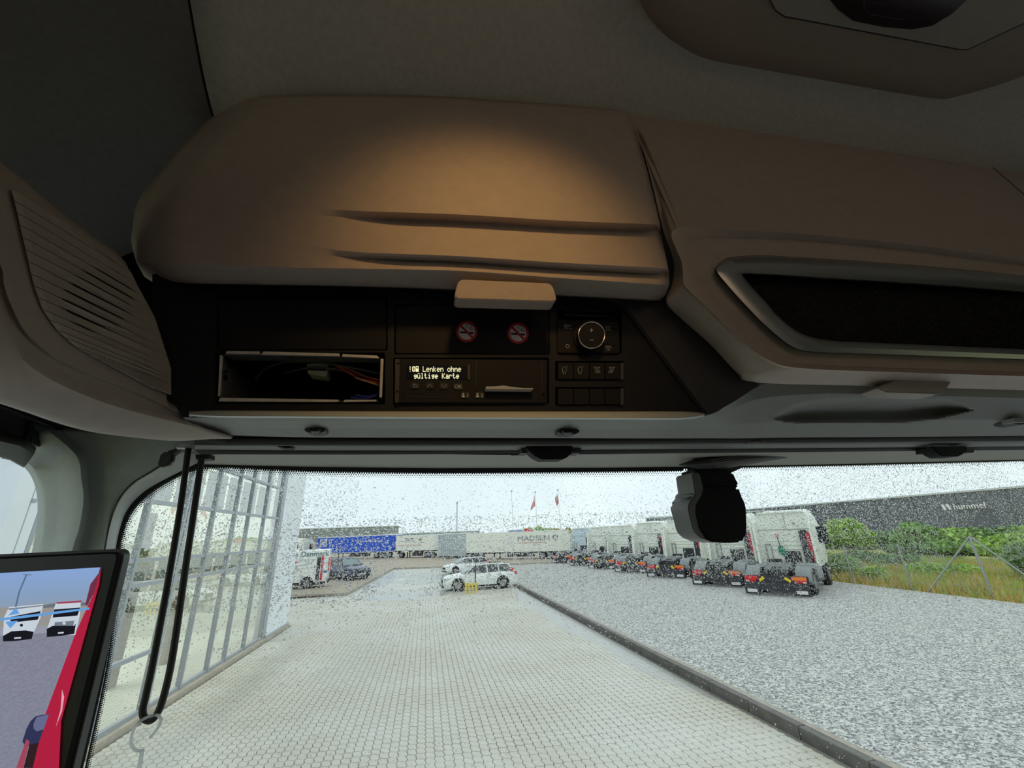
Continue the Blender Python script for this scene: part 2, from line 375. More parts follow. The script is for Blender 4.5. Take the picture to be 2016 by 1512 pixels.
o2 = [(2250, 570), (1990, 540), (1800, 522), (1600, 508), (1500, 503), (1440, 506), (1425, 512), (1412, 522), (1407, 531), (1412, 541), (1425, 557), (1445, 580), (1470, 607), (1505, 642), (1560, 685), (1615, 695), (1740, 699), (2250, 717)]
fr = [(2250, 600), (1990, 574), (1800, 560), (1620, 549), (1530, 543), (1490, 541), (1475, 540), (1467, 540), (1463, 541), (1465, 546), (1475, 558), (1490, 575), (1510, 597), (1535, 625), (1575, 655), (1630, 669), (1740, 675), (2250, 698)]
def ext(L, X=2900.):
    f = lambda a, b: (X, b[1]+(a[1]-b[1])/(a[0]-b[0])*(X-b[0]))
    return [f(L[0], L[1])]+L+[f(L[-1], L[-2])]
o0, o1, o15, o2, fr = map(ext, (o0, o1, o15, o2, fr))
def loftpx(L, Ys, n=5):
    return [[PY(q[0], q[1], q[2]) for q in catmull([(p[0], p[1], (y[i] if isinstance(y, list) else y)) for i, p in enumerate(l)], n)] for l, y in zip(L, Ys)]
def inter(A, Bq, t): return [seg(a, b, t) for a, b in zip(A, Bq)]
Yo = [.49]*7+[.47, .462, .462, .465, .468, .475]+[.482]*7
B().grid(loftpx([inter(o0, o1, -.02), o0, inter(o0, o1, .06), inter(o0, o1, .5), inter(o0, o1, .92), o1, o15, inter(o15, o2, .5), o2, inter(o2, fr, .15)],
    [[y+.03 for y in Yo], Yo, [y-.008 for y in Yo], .452, .438, .427, .441, .441, .440, .455])).out('lid', beige, LR, smooth=35, solid=.008)
B().grid(loftpx([o2, inter(o2, fr, .08), inter(o2, fr, .5), inter(o2, fr, .93), fr, fr], [.442, .430, .426, .430, .434, .45])).out('frame', satin, LR, smooth=40, solid=.003)
pm = [(p[0], p[1]) for p in catmull(fr, 3)]
slab('mesh_backing', pm, .452, .456, mat('mesh_backing', (.006, .006, .007), .8), LR)
# woven mesh of the panel: thin strands
mb = B(); poly = np.array(pm)
def xr(y):
    xs = []
    for i in range(len(poly)-1):
        a, b_ = poly[i], poly[i+1]
        if (a[1]-y)*(b_[1]-y) < 0: xs.append(a[0]+(b_[0]-a[0])*(y-a[1])/(b_[1]-a[1]))
    return xs
def inside(x, y):
    # between top and bottom border
    top = np.interp(x, [1463, 1800, 2250], [540, 560, 600]); bot = np.interp(x, [1463, 1475, 1490, 1510, 1535, 1575, 1630, 1740, 2250], [541, 558, 575, 597, 625, 655, 669, 675, 698]); return top+1 < y < bot-1
k = 0
for x in np.arange(1466, 2120, 5.0):
    for s_ in (0,):
        y = 540.
        top = np.interp(x, [1463, 1800, 2250], [540, 560, 600]); bot = np.interp(x, [1463, 1475, 1490, 1510, 1535, 1575, 1630, 1740, 2250], [541, 558, 575, 597, 625, 655, 669, 675, 698])
        if bot-top > 3: mb.tube([PY(x, top, .4485), PY(x+(bot-top)*.25, bot, .4485)], .0006, 4, cap=False)
for dy in np.arange(2, 150, 4.5):
    pts = [(x, np.interp(x, [1463, 1800, 2250], [540, 560, 600])+dy) for x in np.arange(1463, 2140, 12.)]
    pts = [p for p in pts if inside(*p)]
    if len(pts) > 2: mb.tube([PY(p[0], p[1], .4475) for p in pts], .0006, 4, cap=False)
tag(mb.out('mesh', mesh_m, LR), kind='stuff')
hp = [(1728, 763), (1768, 744), (1878, 747), (1860, 772), (1845, 775), (1748, 772)]
slab('handle', hp, .455, .485, mat('grey_beige_handle', (.36, .325, .29), .5), LR, bevel=.002)
slab('body', [(1290, 380), (2900, 700), (2900, 770), (1480, 730)], .54, .74, dgrey, LR)
# ------------------------------------------------------------------ fascia under the left locker
FA = thing('fascia_panel', 'black instrument fascia below the left beige locker', 'fascia', PY(800, 800, .50))
holes = [rr(427, 583, 763, 690, 3), rr(424, 694, 758, 796, 3), rr(776, 599, 1082, 698, 3), rr(774, 704, 1081, 796, 3), rr(1096, 608, 1224, 698, 8), rr(1093, 711, 1229, 749, 2), rr(1093, 762, 1229, 798, 2)]
holed('panel', [(300, 540), (1180, 575), (1220, 598), (1262, 650), (1386, 815), (375, 815), (330, 790), (300, 690)], holes, .49, .496, blackp, FA)
# backing walls behind the holes other than the open radio bay
for h in (holes[0], holes[2], holes[3], holes[4], holes[5], holes[6]):
    xs = [p[0] for p in h]; ys = [p[1] for p in h]
    slab('backing', rr(min(xs)-3, min(ys)-3, max(xs)+3, max(ys)+3, 3), .506, .51, blackm, FA)
bl = thing('blanking_cover', 'plain black blanking cover above the empty radio bay', 'cover', PY(590, 690, .49))
slab('plate', rr(430, 586, 760, 688, 4), .4905, .505, blackm, bl, bevel=.0008)
bl = thing('blanking_cover', 'black cover above the tachograph with two no smoking stickers on it', 'cover', PY(930, 700, .49))
slab('plate', rr(779, 602, 1080, 696, 4), .4905, .505, blackm, bl, bevel=.0008)
# fascia side trim (dark grey) running down right of the fascia
structure(slab('trim_4', [(1150, 570), (1225, 598), (1388, 812), (1392, 817), (1415, 808), (1450, 788), (1485, 765), (1500, 757), (1456, 738), (1400, 676), (1335, 618), (1310, 585)], .484, .50, mat('charcoal_plastic', (.035, .033, .040), .5, noise_=.1, scale=80), bevel=.002))
# grey chrome-like strip
ST = [(372, 813, 818), (430, 811, 821), (600, 812, 822), (900, 813, 824), (1200, 813, 825), (1340, 813, 825), (1387, 816, 819)]
rows = [[], [], [], []]
for x, a, b_ in [(q[0], q[1], q[2]) for q in catmull(ST, 6)]:
    rows[0].append(PY(x, a-4, .492)); rows[1].append(PY(x, a, .482)); rows[2].append(PY(x, b_-2, .478)); rows[3].append(PY(x, b_+1, .492))
structure(B().grid(rows).out('trim_5', mat('silver_grey_strip', (.62, .68, .69), .45, .1), smooth=50, solid=.004))
# ---- no smoking stickers
def sticker(cx, cy, lab):
    t = thing('no_smoking_sticker', lab, 'sticker', PY(cx, cy, .49), 'no smoking stickers')
    slab('disc', circ(cx, cy, 20.3, 32), .4902, .4905, prt_w, t)
    o = circ(cx, cy, 20.8, 36); i_ = circ(cx, cy, 16.2, 36)
    b = B(); b.grid([[PY(*p, .4899) for p in o], [PY(*p, .4899) for p in i_]], closed=True); b.out('ring', prt_r, t, solid=.0002)
    slab('cigarette', [(cx-14, cy-1), (cx+13.5, cy+1), (cx+13.5, cy+4.5), (cx-14, cy+2.5)], .4899, .4901, blackm, t)
    strokes('smoke', [[(cx+1, cy-8), (cx, cy-12), (cx+3, cy-15), (cx+8, cy-14), (cx+9, cy-10), (cx+5, cy-6), (cx+9, cy-4), (cx+13, cy-6), (cx+13, cy-2)]], .4898, blackm, t, 1.5)
    slab('bar', [(cx-13.5, cy-10.5), (cx-10.5, cy-13.5), (cx+13.5, cy+10.5), (cx+10.5, cy+13.5)], .4896, .4899, prt_r, t)
sticker(919, 653, 'left one of two round red no smoking stickers above the tachograph')
sticker(1020, 656, 'right one of two round red no smoking stickers above the tachograph')
# ---- open radio bay
RB_ = thing('radio_bay_sleeve', 'empty steel mounting sleeve in the open radio slot', 'mounting sleeve', PY(590, 795, .49))
# walls of the sleeve, bent tabs
def quadY(b, p, q, Yf, Yb, th=(0, .001, 0)):
    a, c_ = Vector(PY(*p, Yf)), Vector(PY(*q, Yf)); b.prism([a, c_, c_+Vector((0, Yb-Yf, 0)), a+Vector((0, Yb-Yf, 0))], th)
b = B(); quadY(b, (436, 701), (436, 783), .491, .60, (.0008, 0, 0)); b.out('side_plate', steel_d, RB_)
b = B(); quadY(b, (750, 706), (748, 783), .491, .60, (-.0008, 0, 0)); b.out('side_plate', steel_d, RB_)
b = B(); quadY(b, (440, 699), (745, 704), .491, .507, (0, 0, .0008)); b.out('top_plate', steel_d, RB_)
b = B(); quadY(b, (440, 787), (745, 790), .491, .60, (0, 0, -.0008)); b.out('bottom_plate', steel_d, RB_)
for pts in ([(447, 691), (511, 692), (512, 697), (444, 696)], [(519, 692), (668, 696), (669, 701), (514, 698)], [(674, 697), (742, 700), (747, 705), (674, 702)],
            [(433, 699), (438, 700), (433, 780), (429, 780)], [(750, 706), (755, 707), (752, 782), (747, 782)],
            [(433, 783), (668, 787), (665, 791), (430, 790)], [(679, 787), (742, 787), (740, 790), (676, 791)]):
    slab('edge_tab', pts, .4895, .4915, steel, RB_)
for pts in ([(453, 706), (460, 708), (458, 722), (452, 722)], [(441, 728), (447, 729), (446, 735), (440, 734)], [(441, 738), (448, 738), (447, 749), (440, 749)], [(448, 764), (455, 764), (453, 778), (447, 778)]):
    b = B(); b.prism([PX(p[0], p[1], PY(436, 740, .4915)[0]+.0015) for p in pts], (.0004, 0, 0)); b.out('slot', blackm, RB_)
# recess box so that the bay is dark
b = B(); x0, x1 = PY(430, 740, .49)[0]-.02, PY(757, 740, .49)[0]+.02; z0, z1 = PY(590, 792, .49)[2]-.004, PY(590, 699, .49)[2]+.02
b.b2((x0, .66, z0), (x1, .664, z1)); b.b2((x0, .497, z0-.003), (x1, .66, z0)); b.b2((x0, .497, z1), (x1, .66, z1+.003)); b.b2((x0-.003, .497, z0), (x0, .66, z1)); b.b2((x1, .497, z0), (x1+.003, .66, z1))
b.out('recess', blackm, FA)
def wire(name, lab, pts, r, col, grp='loose wires in the radio bay'):
    m_ = mat(name+'_sheath', col, .4); P = [PY(p[0], p[1], p[2]) for p in catmull([(q[0], q[1], .508+(q[2]-.54)*.35) for q in pts], 8)]
    return tag(B().tube(P, r, 6).out(name, m_, smooth=60), lab, 'wire', grp)
wire('black_cable', 'thick black cable arching across the top of the open radio bay', [(503, 748, .60), (520, 728, .58), (555, 714, .565), (600, 712, .56), (660, 718, .56), (745, 735, .57)], .0014, (.12, .12, .13))
wire('black_cable', 'black cable running right behind the white plug in the radio bay', [(560, 735, .63), (610, 724, .60), (660, 727, .58), (700, 736, .57), (750, 752, .57)], .0016, (.13, .11, .11))
wire('red_wire', 'bright red wire at the right end of the radio bay', [(640, 708, .58), (680, 730, .565), (705, 744, .56), (730, 750, .56), (752, 757, .56)], .0011, (.75, .06, .03))
wire('white_wire', 'pale wire beside the red one at the right of the radio bay', [(700, 744, .555), (725, 752, .555), (752, 761, .555)], .0009, (.5, .38, .34))
wire('orange_wire', 'dark orange wire above the red one in the radio bay', [(640, 712, .57), (690, 728, .56), (720, 741, .56), (752, 750, .56)], .0011, (.35, .1, .03))
wire('blue_wire', 'blue wire lying at the bottom right of the radio bay', [(700, 779, .54), (722, 781, .54), (738, 778, .55), (752, 768, .56)], .0014, (.03, .05, .35))
wire('blue_wire', 'lower blue wire in the bottom right corner of the radio bay', [(690, 783, .53), (720, 785, .53), (750, 776, .55)], .0012, (.03, .05, .4))
pl = thing('wiring_plug', 'small white plug among the wires in the open radio bay', 'plug', PY(622, 740, .56))
slab('housing', [(603, 716), (643, 713), (645, 738), (641, 741), (606, 735)], .535, .555, mat('cream_connector', (.85, .85, .68), .5), pl, bevel=.001)
slab('latch', [(604, 726), (642, 727), (642, 729), (604, 728)], .533, .535, blackm, pl)
# ---- tachograph
TG = thing('tachograph', 'black tachograph with a lit two-line display and a paper slip', 'tachograph', PY(930, 796, .49))
slab('body', rrq((778, 706), (1078, 708), (1076, 794), (777, 794), 5), .486, .505, blackm, TG, bevel=.001)
slab('end_rib', rrq((778, 706), (787, 707), (785, 793), (777, 793), 3), .484, .487, mat('charcoal_rib', (.05, .05, .055), .5), TG, bevel=.0006)
slab('display', rrq((801, 718), (923, 720), (922, 746), (800, 745), 2), .4850, .4862, lcd_bg, TG)
slab('display_rim', [(921, 718), (925, 718), (925, 748), (921, 748)], .4846, .4862, dgrey, TG)
F5 = {'!': "00100 00100 00100 00100 00100 00000 00100", 'L': "10000 10000 10000 10000 10000 10000 11111", 'e': "00000 00000 01110 10001 11111 10000 01110", 'n': "00000 00000 10110 11001 10001 10001 10001",
 'k': "10000 10000 10010 10100 11000 10100 10010", 'o': "00000 00000 01110 10001 10001 10001 01110", 'h': "10000 10000 10110 11001 10001 10001 10001", 'g': "00000 00000 01111 10001 01111 00001 01110",
 'ü': "01010 00000 10001 10001 10001 10011 01101", 'l': "01100 00100 00100 00100 00100 00100 01110", 't': "01000 01000 11100 01000 01000 01001 00110", 'i': "00100 00000 01100 00100 00100 00100 01110",
 'K': "10001 10010 10100 11000 10100 10010 10001", 'a': "00000 00000 01110 00001 01111 10001 01111", 'r': "00000 00000 10110 11001 10000 10000 10000", ' ': "00000 "*7,
 '@': "01110 11011 10001 10101 10001 11011 01110", '#': "11111 10001 10001 11111 11111 11111 11111"}
b = B(); p_ = 1.16; py_ = 1.55
def lcd(s, x, y):
    for ch in s:
        for r_, line in enumerate(F5[ch].split()):
            for c_, bit in enumerate(line):
                if bit == '1':
                    X, Y_ = x+c_*p_, y+r_*py_; b.add([PY(X, Y_, .4846), PY(X+p_*1.03, Y_, .4846), PY(X+p_*1.03, Y_+py_*1.03, .4846), PY(X, Y_+py_*1.03, .4846)], [(0, 1, 2, 3)])
        x += 6.95
lcd('!@# Lenken ohne', 804.5, 721); lcd('gültige Karte', 814.5, 734.5)
b.out('display_lettering', lcd_on, TG)
def tbutton(x, y, nm='button', wd=17, h=13): slab(nm, rr(x-wd/2, y-h/2, x+wd/2, y+h/2, 3), .4848, .4865, mat_btn, TG, bevel=.0004)
mat_btn = mat('button_black', (.016, .016, .02), .35)
for x, y in ((817, 759), (846, 759), (874, 760), (902, 761), (916, 778), (944, 778)): tbutton(x, y)
for x, y in ((784, 715), (782, 771), (1071, 774)): slab('screw_hole', circ(x, y, 2.4, 10), .4838, .485, mat('hole_black', (.001, .001, .001), .9), TG)
strokes('button_mark', [[(812, 762), (822, 762), (823, 758), (814, 757.5)], [(817, 755), (813, 757.5), (817, 760)]], .4844, prt, TG, 1.1)
strokes('button_mark', [[(841, 762), (846, 756), (851, 762)]], .4844, prt, TG, 1.1)
strokes('button_mark', [[(869, 757), (874, 763), (879, 757)]], .4844, prt, TG, 1.1)
XD = Vector(PY(1078, 752, .49))-Vector(PY(800, 750, .49)); XD.y = 0; UP = (0, 0, 1)
def ptx(body, px, py, hpx, Y, m_, par, nm='lettering'): return text(nm, body, hpx*1.4*Y/815, PY(px, py, Y), XD, UP, m_, par, ext=.0001, align='CENTER')
ptx('OK', 902, 764.5, 8, .4844, prt, TG); ptx('1', 921, 782, 8, .4844, prt_w, TG); ptx('2', 949, 782, 8, .4844, prt_w, TG)
for x in (912, 940):
    slab('driver_symbol', circ(x, 780, 3.1, 10, 2.2), .4842, .4846, prt_w, TG); slab('driver_symbol', circ(x, 775.5, 1.7, 8), .4842, .4846, prt_w, TG)
strokes('card_slot', [[(800, 781), (895, 782)], [(965, 775), (966, 782), (1055, 784), (1060, 778)], [(938, 708), (936, 760), (942, 765), (957, 765)], [(1067, 712), (1067, 770)]], .4858, dgrey, TG, 1.0)
slab('paper_slip', [(957, 761), (975, 760.5), (992, 759), (1010, 762), (1030, 764), (1050, 764), (1049, 766.5), (957, 765.5)], .476, .486, mat('paper', (.62, .60, .62), .7), TG)
# ---- lamp dial and switches
DP = thing('light_control', 'black interior light dial with silver ring and plus minus marks', 'light control', PY(1160, 697, .49))
slab('panel', rrq((1098, 629), (1218, 633), (1221, 696), (1097, 695), 6), .487, .506, blackm, DP, bevel=.0008)
slab('vent_rib', rrq((1112, 609), (1190, 612), (1190, 615), (1112, 612), 1), .489, .506, blackp, DP)
slab('vent_rib', rrq((1112, 618), (1196, 621), (1196, 624), (1112, 621), 1), .489, .506, blackp, DP)
kc = (1164.5, 660)
slab('knob_base', circ(kc[0]-2, kc[1]+2, 33, 32), .4845, .488, blackp, DP, bevel=.0006)
slab('knob', circ(*kc, 25.5, 40), .474, .486, blackm, DP, bevel=.0008)
b = B(); b.tube([PY(*p, .4735) for p in circ(*kc, 25.8, 48)], .0010, 8, closed=True); b.out('knob_ring', chrome, DP, smooth=60)
strokes('symbol', [[(1161, 650), (1168, 650)], [(1164.5, 646.5), (1164.5, 653.5)], [(1161, 669.5), (1168.5, 669.5)]], .4732, prt_w, DP, 1.7)
b_ = circ(1117.3, 681.5, 3.4, 14); strokes('symbol', [b_+[b_[0]]], .4866, prt_w, DP, 1.2)
def lampsym(cx, cy, mode):
    L = [[(cx-5, cy-3), (cx+5, cy-3), (cx+2.5, cy), (cx-2.5, cy), (cx-5, cy-3)]]
    if mode: L += [[(cx+a, cy+2.5), (cx+a*1.7, cy+5)] for a in (-4, -1.5, 1.5, 4)]
    else: L += [[(cx-2, cy+2), (cx-3, cy+5)], [(cx+2, cy+2), (cx+3, cy+5)], [(cx, cy+2), (cx, cy+5)], [(cx-5, cy), (cx-7, cy+1)], [(cx+5, cy), (cx+7, cy+1)]]
    return L
strokes('symbol', lampsym(1196.5, 646, 1), .4866, prt, DP, 1.2); strokes('symbol', lampsym(1197.5, 685, 0), .4866, prt, DP, 1.2)
strokes('symbol', lampsym(1119, 643, 1)+[[(1114, 638), (1111.5, 640), (1112, 644), (1115, 645)]], .4866, prt, DP, 1.2)
def switch(x0, x1, y0, y1, lab, sym=None):
    t = thing('rocker_switch', lab, 'switch', PY((x0+x1)/2, y1, .49), 'rocker switches under the light dial')
    slab('rocker', rr(x0+.8, y0, x1-.8, y1, 1.5), .487, .506, blackm, t, bevel=.0008)
    if sym: strokes('symbol', sym, .4866, prt, t, 1.1)
    return t
def bus(cx, cy): return [[(cx-2, cy+6), (cx-4, cy+2), (cx-3.5, cy-5), (cx-1, cy-7), (cx+3, cy-6), (cx+4, cy+2)], [(a, b) for a, b in circ(cx, cy+5, 2.4, 8)]+[(cx+2.4, cy+5)], [(cx+4.5, cy-8), (cx+6, cy-6)]]
def beam(cx, cy, s_): return [[(cx-6, cy-6), (cx+6, cy-6), (cx+2.5, cy-2.5), (cx-2.5, cy-2.5), (cx-6, cy-6)]]+[[(cx+a+s_, cy-1), (cx+a+s_*3, cy+5.5)] for a in (-4, -1.5, 1, 3.5)]
xs = [1098, 1129, 1160.5, 1191, 1221]
names = ['leftmost', 'second', 'third', 'rightmost']
sy = [bus(1111, 729), bus(1142, 729), beam(1175, 729, 1), beam(1205, 729, -1)]
what = ['a vehicle pictogram, under the dial at left', 'a vehicle pictogram, right of its twin', 'a right-slanting beam pictogram', 'a left-slanting beam pictogram']
for i in range(4):
    switch(xs[i], xs[i+1], 714, 746, 'black switch with '+what[i], sy[i])
    switch(xs[i], xs[i+1], 765, 796, names[i]+' of the four blank switches in the lower row')
for y0, y1 in ((714, 747), (764, 797)): slab('end_stop', rr(1222, y0, 1228, y1, 1), .486, .505, mat('stop_grey_%d' % y0, (.06, .06, .07), .5), FA)
# ------------------------------------------------------------------ header below the fascia
HP = thing('header_panel', 'grey plastic header panel above the sun blind, with a hand recess', 'header panel', PY(1200, 860, .60))
def rowp(pts, n=8): return [PY(q[0], q[1], q[2]) for q in catmull(pts, n)]
# underside, from the strip to the blind slot. right part rises in a grey bulge with a recess
R0 = [(360, 822, .50), (600, 822, .50), (900, 823, .50), (1200, 825, .50), (1380, 820, .50), (1440, 790, .50), (1492, 758, .495), (1620, 755, .49), (1800, 760, .49), (2016, 766, .49), (2200, 770, .49)]
R1 = [(370, 830, .52), (600, 829, .515), (900, 830, .515), (1200, 831, .515), (1385, 826, .515), (1440, 806, .515), (1500, 784, .505), (1620, 775, .495), (1800, 778, .495), (2016, 784, .495), (2200, 788, .495)]
R2 = [(400, 845, .565), (600, 843, .56), (900, 844, .56), (1200, 845, .56), (1400, 843, .56), (1450, 836, .555), (1520, 830, .55), (1620, 826, .54), (1800, 826, .54), (2016, 826, .54), (2200, 826, .54)]
R3 = [(430, 856, .60), (600, 861, .60), (900, 862, .60), (1200, 863, .60), (1400, 863, .60), (1460, 863, .60), (1520, 862, .60), (1620, 861, .60), (1800, 860, .60), (2016, 858, .60), (2200, 857, .60)]
def mixr(a, b, t): return [seg(p, q, t) for p, q in zip(a, b)]
def dent(q):
    x, y, Y = q
    if not 1521 < x < 1911: return q
    tp = np.interp(x, [1520, 1545, 1580, 1640, 1700, 1860, 1895, 1912], [822, 806, 789, 780, 778, 784, 793, 806]); bt = np.interp(x, [1520, 1545, 1580, 1770, 1840, 1890, 1912], [824, 832, 835, 835, 827, 815, 808])
    v = (y-tp)/max(1., bt-tp)
    if v <= 0 or v >= 1: return q
    s1 = min(1, v/.7); s1 = s1*s1*(3-2*s1); s2 = min(1, (1-v)/.32); s2 = s2*s2*(3-2*s2)
    return (x, y, Y+.04*s1*s2*min(1, (bt-tp)/40)*.8)
for R_ in (R0, R1, R2, R3): R_.append((2900, R_[-1][1]+(R_[-1][1]-R_[-2][1])*3.8, R_[-1][2]))
Rs = [R0, R1, R2, R3]; rows = []
for i in range(3):
    for k in range(26 if i < 2 else 10):
        rows.append([PY(*dent(q)) for q in catmull(mixr(Rs[i], Rs[i+1], k/(26. if i < 2 else 10.)), 24)])
rows.append([PY(*q) for q in catmull(R3, 24)])
rows.append([(p[0], p[1]+.002, p[2]+.02) for p in rows[-1]])
B().grid(rows).out('panel', grey, HP, smooth=40)
for x, y in ((620, 846), (1120, 849)):
    b = B(); slab('hook_recess', circ(x, y, 21, 20, 6.5), .556 if x < 900 else .556, .575, dgrey, HP)
    slab('hook', rrq((x-12, y-3), (x+10, y-3), (x+6, y+4), (x-8, y+4), 2), .545, .56, blackp, HP, bevel=.001)
    slab('hook_edge', rrq((x-10, y+2.5), (x+8, y+2.5), (x+6, y+4.5), (x-8, y+4.5), .6), .544, .546, lgrey, HP)
slab('hook_recess', circ(2010, 826, 22, 20, 10), .535, .56, dgrey, HP)
slab('hook', rrq((1994, 822), (2024, 822), (2024, 831), (1999, 831), 2), .527, .545, lgrey, HP, bevel=.001)
# sun blind
SB = thing('roller_sun_blind', 'slim dark roller sun blind across the top of the windscreen', 'sun blind', PY(1085, 890, .78))
def strip(nm, top, bot, Yt, Yb, m_, par, th=.01):
    T = [PY(q[0], q[1], Yt) for q in catmull(top, 6)]; Bt = [PY(q[0], q[1], Yb) for q in catmull(bot, 6)]
    return B().grid([T, Bt]).out(nm, m_, par, smooth=40, solid=th)
strip('slot', [(385, 860), (1200, 861), (2900, 845.7)], [(385, 872), (1200, 871), (2900, 859.1)], .63, .64, gasket, SB, .004)
strip('blind_cassette', [(385, 868), (700, 868), (1200, 868), (2900, 857.8)], [(385, 880), (700, 882), (1200, 881), (2900, 869.1)], .645, .69, mat('cassette_grey', (.22, .225, .225), .5), SB, .004)
strip('pull_bar', [(385, 881), (700, 882), (1008, 880), (1400, 878), (2900, 866.8)], [(400, 891), (700, 892), (1008, 891), (1400, 890), (2900, 875.0)], .70, .705, dgrey, SB, .006)
strip('shadow_gap', [(860, 892), (1008, 893), (1200, 891), (2900, 875.7)], [(860, 894), (1008, 896), (1200, 894), (2900, 877.0)], .73, .73, gasket, SB, .004)
for cx, cy, sc in ((1085, 887, 1.), (1873, 886, .72)):
    P = [(cx-52*sc, cy-8), (cx+48*sc, cy-8), (cx+44*sc, cy-1), (cx+34*sc, cy+12*sc), (cx+22*sc, cy+17*sc), (cx-18*sc, cy+17*sc), (cx-32*sc, cy+10*sc), (cx-44*sc, cy-1)]
    slab('grip', P, .66, .69, blackm, SB, bevel=.003)
    for s_ in (-1, 1): slab('grip_clip', rr(cx+s_*52*sc-7, cy-5, cx+s_*52*sc+7, cy+5, 2), .675, .70, dgrey, SB)
slab('peg', [(528, 874), (560, 874), (575, 882), (560, 882)], .66, .68, blackm, SB)
for x in (580, 915, 1290, 1490): slab('clip', rr(x-9, 866, x+9, 870, 1), .632, .65, dgrey, SB)
# lining between blind and windscreen
rows = []
for t in (0, .25, .5, .75, 1):
    rows.append([seg(PY(a[0], a[1], .74), PW(b_[0], b_[1], -.006), t) for a, b_ in zip(
        resamp([(395, 889), (600, 890), (860, 890), (1200, 889), (1600, 886), (2900, 871)], 60),
        resamp([(395, 914), (600, 919), (860, 922), (1200, 921), (1600, 915), (2700, 888)], 60))])
structure(B().grid(rows).out('trim_6', mat('lining_grey', (.42, .415, .39), .6, noise_=.05, scale=70), smooth=40))
# ---- sensor housing behind the windscreen
SH = thing('windscreen_sensor_housing', 'black sensor housing hanging at the top of the windscreen', 'sensor housing', PW(1410, 920, -.06))
slab('cover', [(1365, 925), (1380, 921), (1428, 922), (1446, 930), (1452, 944), (1459, 955), (1452, 960), (1372, 962)], .885, .95, blackm, SH, bevel=.006)
body = [(1371, 960), (1457, 957), (1464, 978), (1472, 992), (1474, 1040), (1471, 1060), (1462, 1068), (1430, 1069), (1404, 1067), (1388, 1060), (1370, 1040), (1358, 1000), (1357, 988), (1370, 972)]
slab('housing', body, .87, .955, mat('gloss_black', (.004, .004, .005), .3), SH, bevel=.012, seg=4)
side = [(1363, 930), (1368, 962), (1369, 975), (1356, 992), (1356, 1005), (1366, 1045), (1378, 1058), (1392, 1063), (1378, 1040), (1371, 1010), (1372, 995), (1384, 975), (1386, 961), (1378, 930)]
slab('side_shell', side, .868, .94, mat('shell_shading', (.16, .165, .17), .45), SH, bevel=.003)  # grey shading of the left side put into a lighter colour
structure(B().grid([[PW(*p, -.004) for p in resamp([(1352, 916), (1354, 940), (1359, 960), (1358, 972), (1349, 984), (1350, 1005), (1354, 1030), (1362, 1048), (1368, 1056)], 24)], [PW(*p, -.004) for p in resamp([(1470, 916), (1420, 940), (1420, 1056)], 24)]]).out('trim_7', blk, solid=.001))
b = B()
for q in resamp([(1350, 922), (1352, 940), (1357, 960), (1356, 971), (1347, 984), (1348, 1005), (1352, 1030), (1360, 1048), (1366, 1056)], 34):
    c_ = PW(q[0], q[1], -.004); b.add([(c_[0]+.0022*math.cos(a), c_[1], c_[2]+.0022*math.sin(a)) for a in np.arange(6)*math.pi/3], [tuple(range(6))])
tag(b.out('sensor_border_dots', blk), 'black dots along the edge of the sensor patch on the glass', 'printed dots', kind='stuff')
SC = thing('sensor_cable_cover', 'ribbed grey cover on the header above the sensor housing', 'cover', PY(1420, 915, .85))
rows = []
for t in np.linspace(0, 1, 9):
    hgt = math.sin(t*math.pi)**.6
    rows.append([PY(q[0], q[1], .86-.045*hgt*math.sin(min(1, k/30)*math.pi)**.5) for k, q in enumerate(resamp([seg((1335, 915), (1372, 923), t), seg((1385, 897), (1430, 922), t), seg((1560, 892), (1560, 900), t)], 31))])
B().grid(rows).out('shell', dgrey, SC, smooth=50)
for i in range(5):
    y = 899+i*3.6; strokes('rib', [[(1400+i*3, y+6), (1440, y+1), (1530-i*14, y)]], .812, grey, SC, 1.3)
# ------------------------------------------------------------------ roof console
RC = thing('roof_console', 'beige roof console hanging from the cab ceiling at upper right', 'roof console', PZ(1700, -60, HZ+.74))
oc = catmull([(1235, -160), (1248, -60), (1262, 0), (1290, 48), (1345, 98), (1395, 122), (1500, 140), (1700, 172), (1830, 192), (1880, 190), (2016, 146), (2150, 80), (2200, -160)], 4)
def sc(P, k, c_=(1700, -60)): return [(c_[0]+(p[0]-c_[0])*k, c_[1]+(p[1]-c_[1])*k) for p in P]
B().grid([[PZ(*p, HZ+.80) for p in sc(oc, 1.02)], [PZ(*p, HZ+.755) for p in oc], [PZ(*p, HZ+.735) for p in sc(oc, .93)], [PZ(*p, HZ+.732) for p in sc(oc, .80)], [PZ(*p, HZ+.732) for p in sc(oc, .0)]], closed=True).out('shell', mat('console_beige', (.30, .245, .20), .6, noise_=.05, scale=60, bump=.3, bscale=900), RC, smooth=40)
pc = [(1508, -160), (1516, 0), (1526, 20), (1545, 33), (1700, 62), (1890, 98), (1905, 98), (1960, 72), (2030, 40), (2100, -160)]
B().prism([PZ(*p, HZ+.726) for p in pc], (0, 0, .01)).out('lamp_panel', mat('panel_grey_beige', (.32, .29, .25), .6, noise_=.05, scale=60), RC, bevel=.001)
B().tube([PZ(*p, HZ+.7265) for p in pc], .0008, 5).out('seam', gasket, RC)
gc = [(1625, -60), (1634, 0), (1650, 20), (1680, 42), (1740, 54), (1795, 59), (1835, 52), (1875, 28), (1905, 0), (1920, -60)]
B().prism([PZ(*p, HZ+.722) for p in gc], (0, 0, .006)).out('lamp_lens', mat('dark_lens', (.02, .008, .012), .15), RC, bevel=.001)
B().tube([PZ(*p, HZ+.7215) for p in [(1700, 0), (1702, 18), (1712, 28), (1765, 38), (1785, 36), (1800, 18), (1740, 8), (1702, 2)]], .0004, 4, closed=True).out('lens_outline', dgrey, RC)
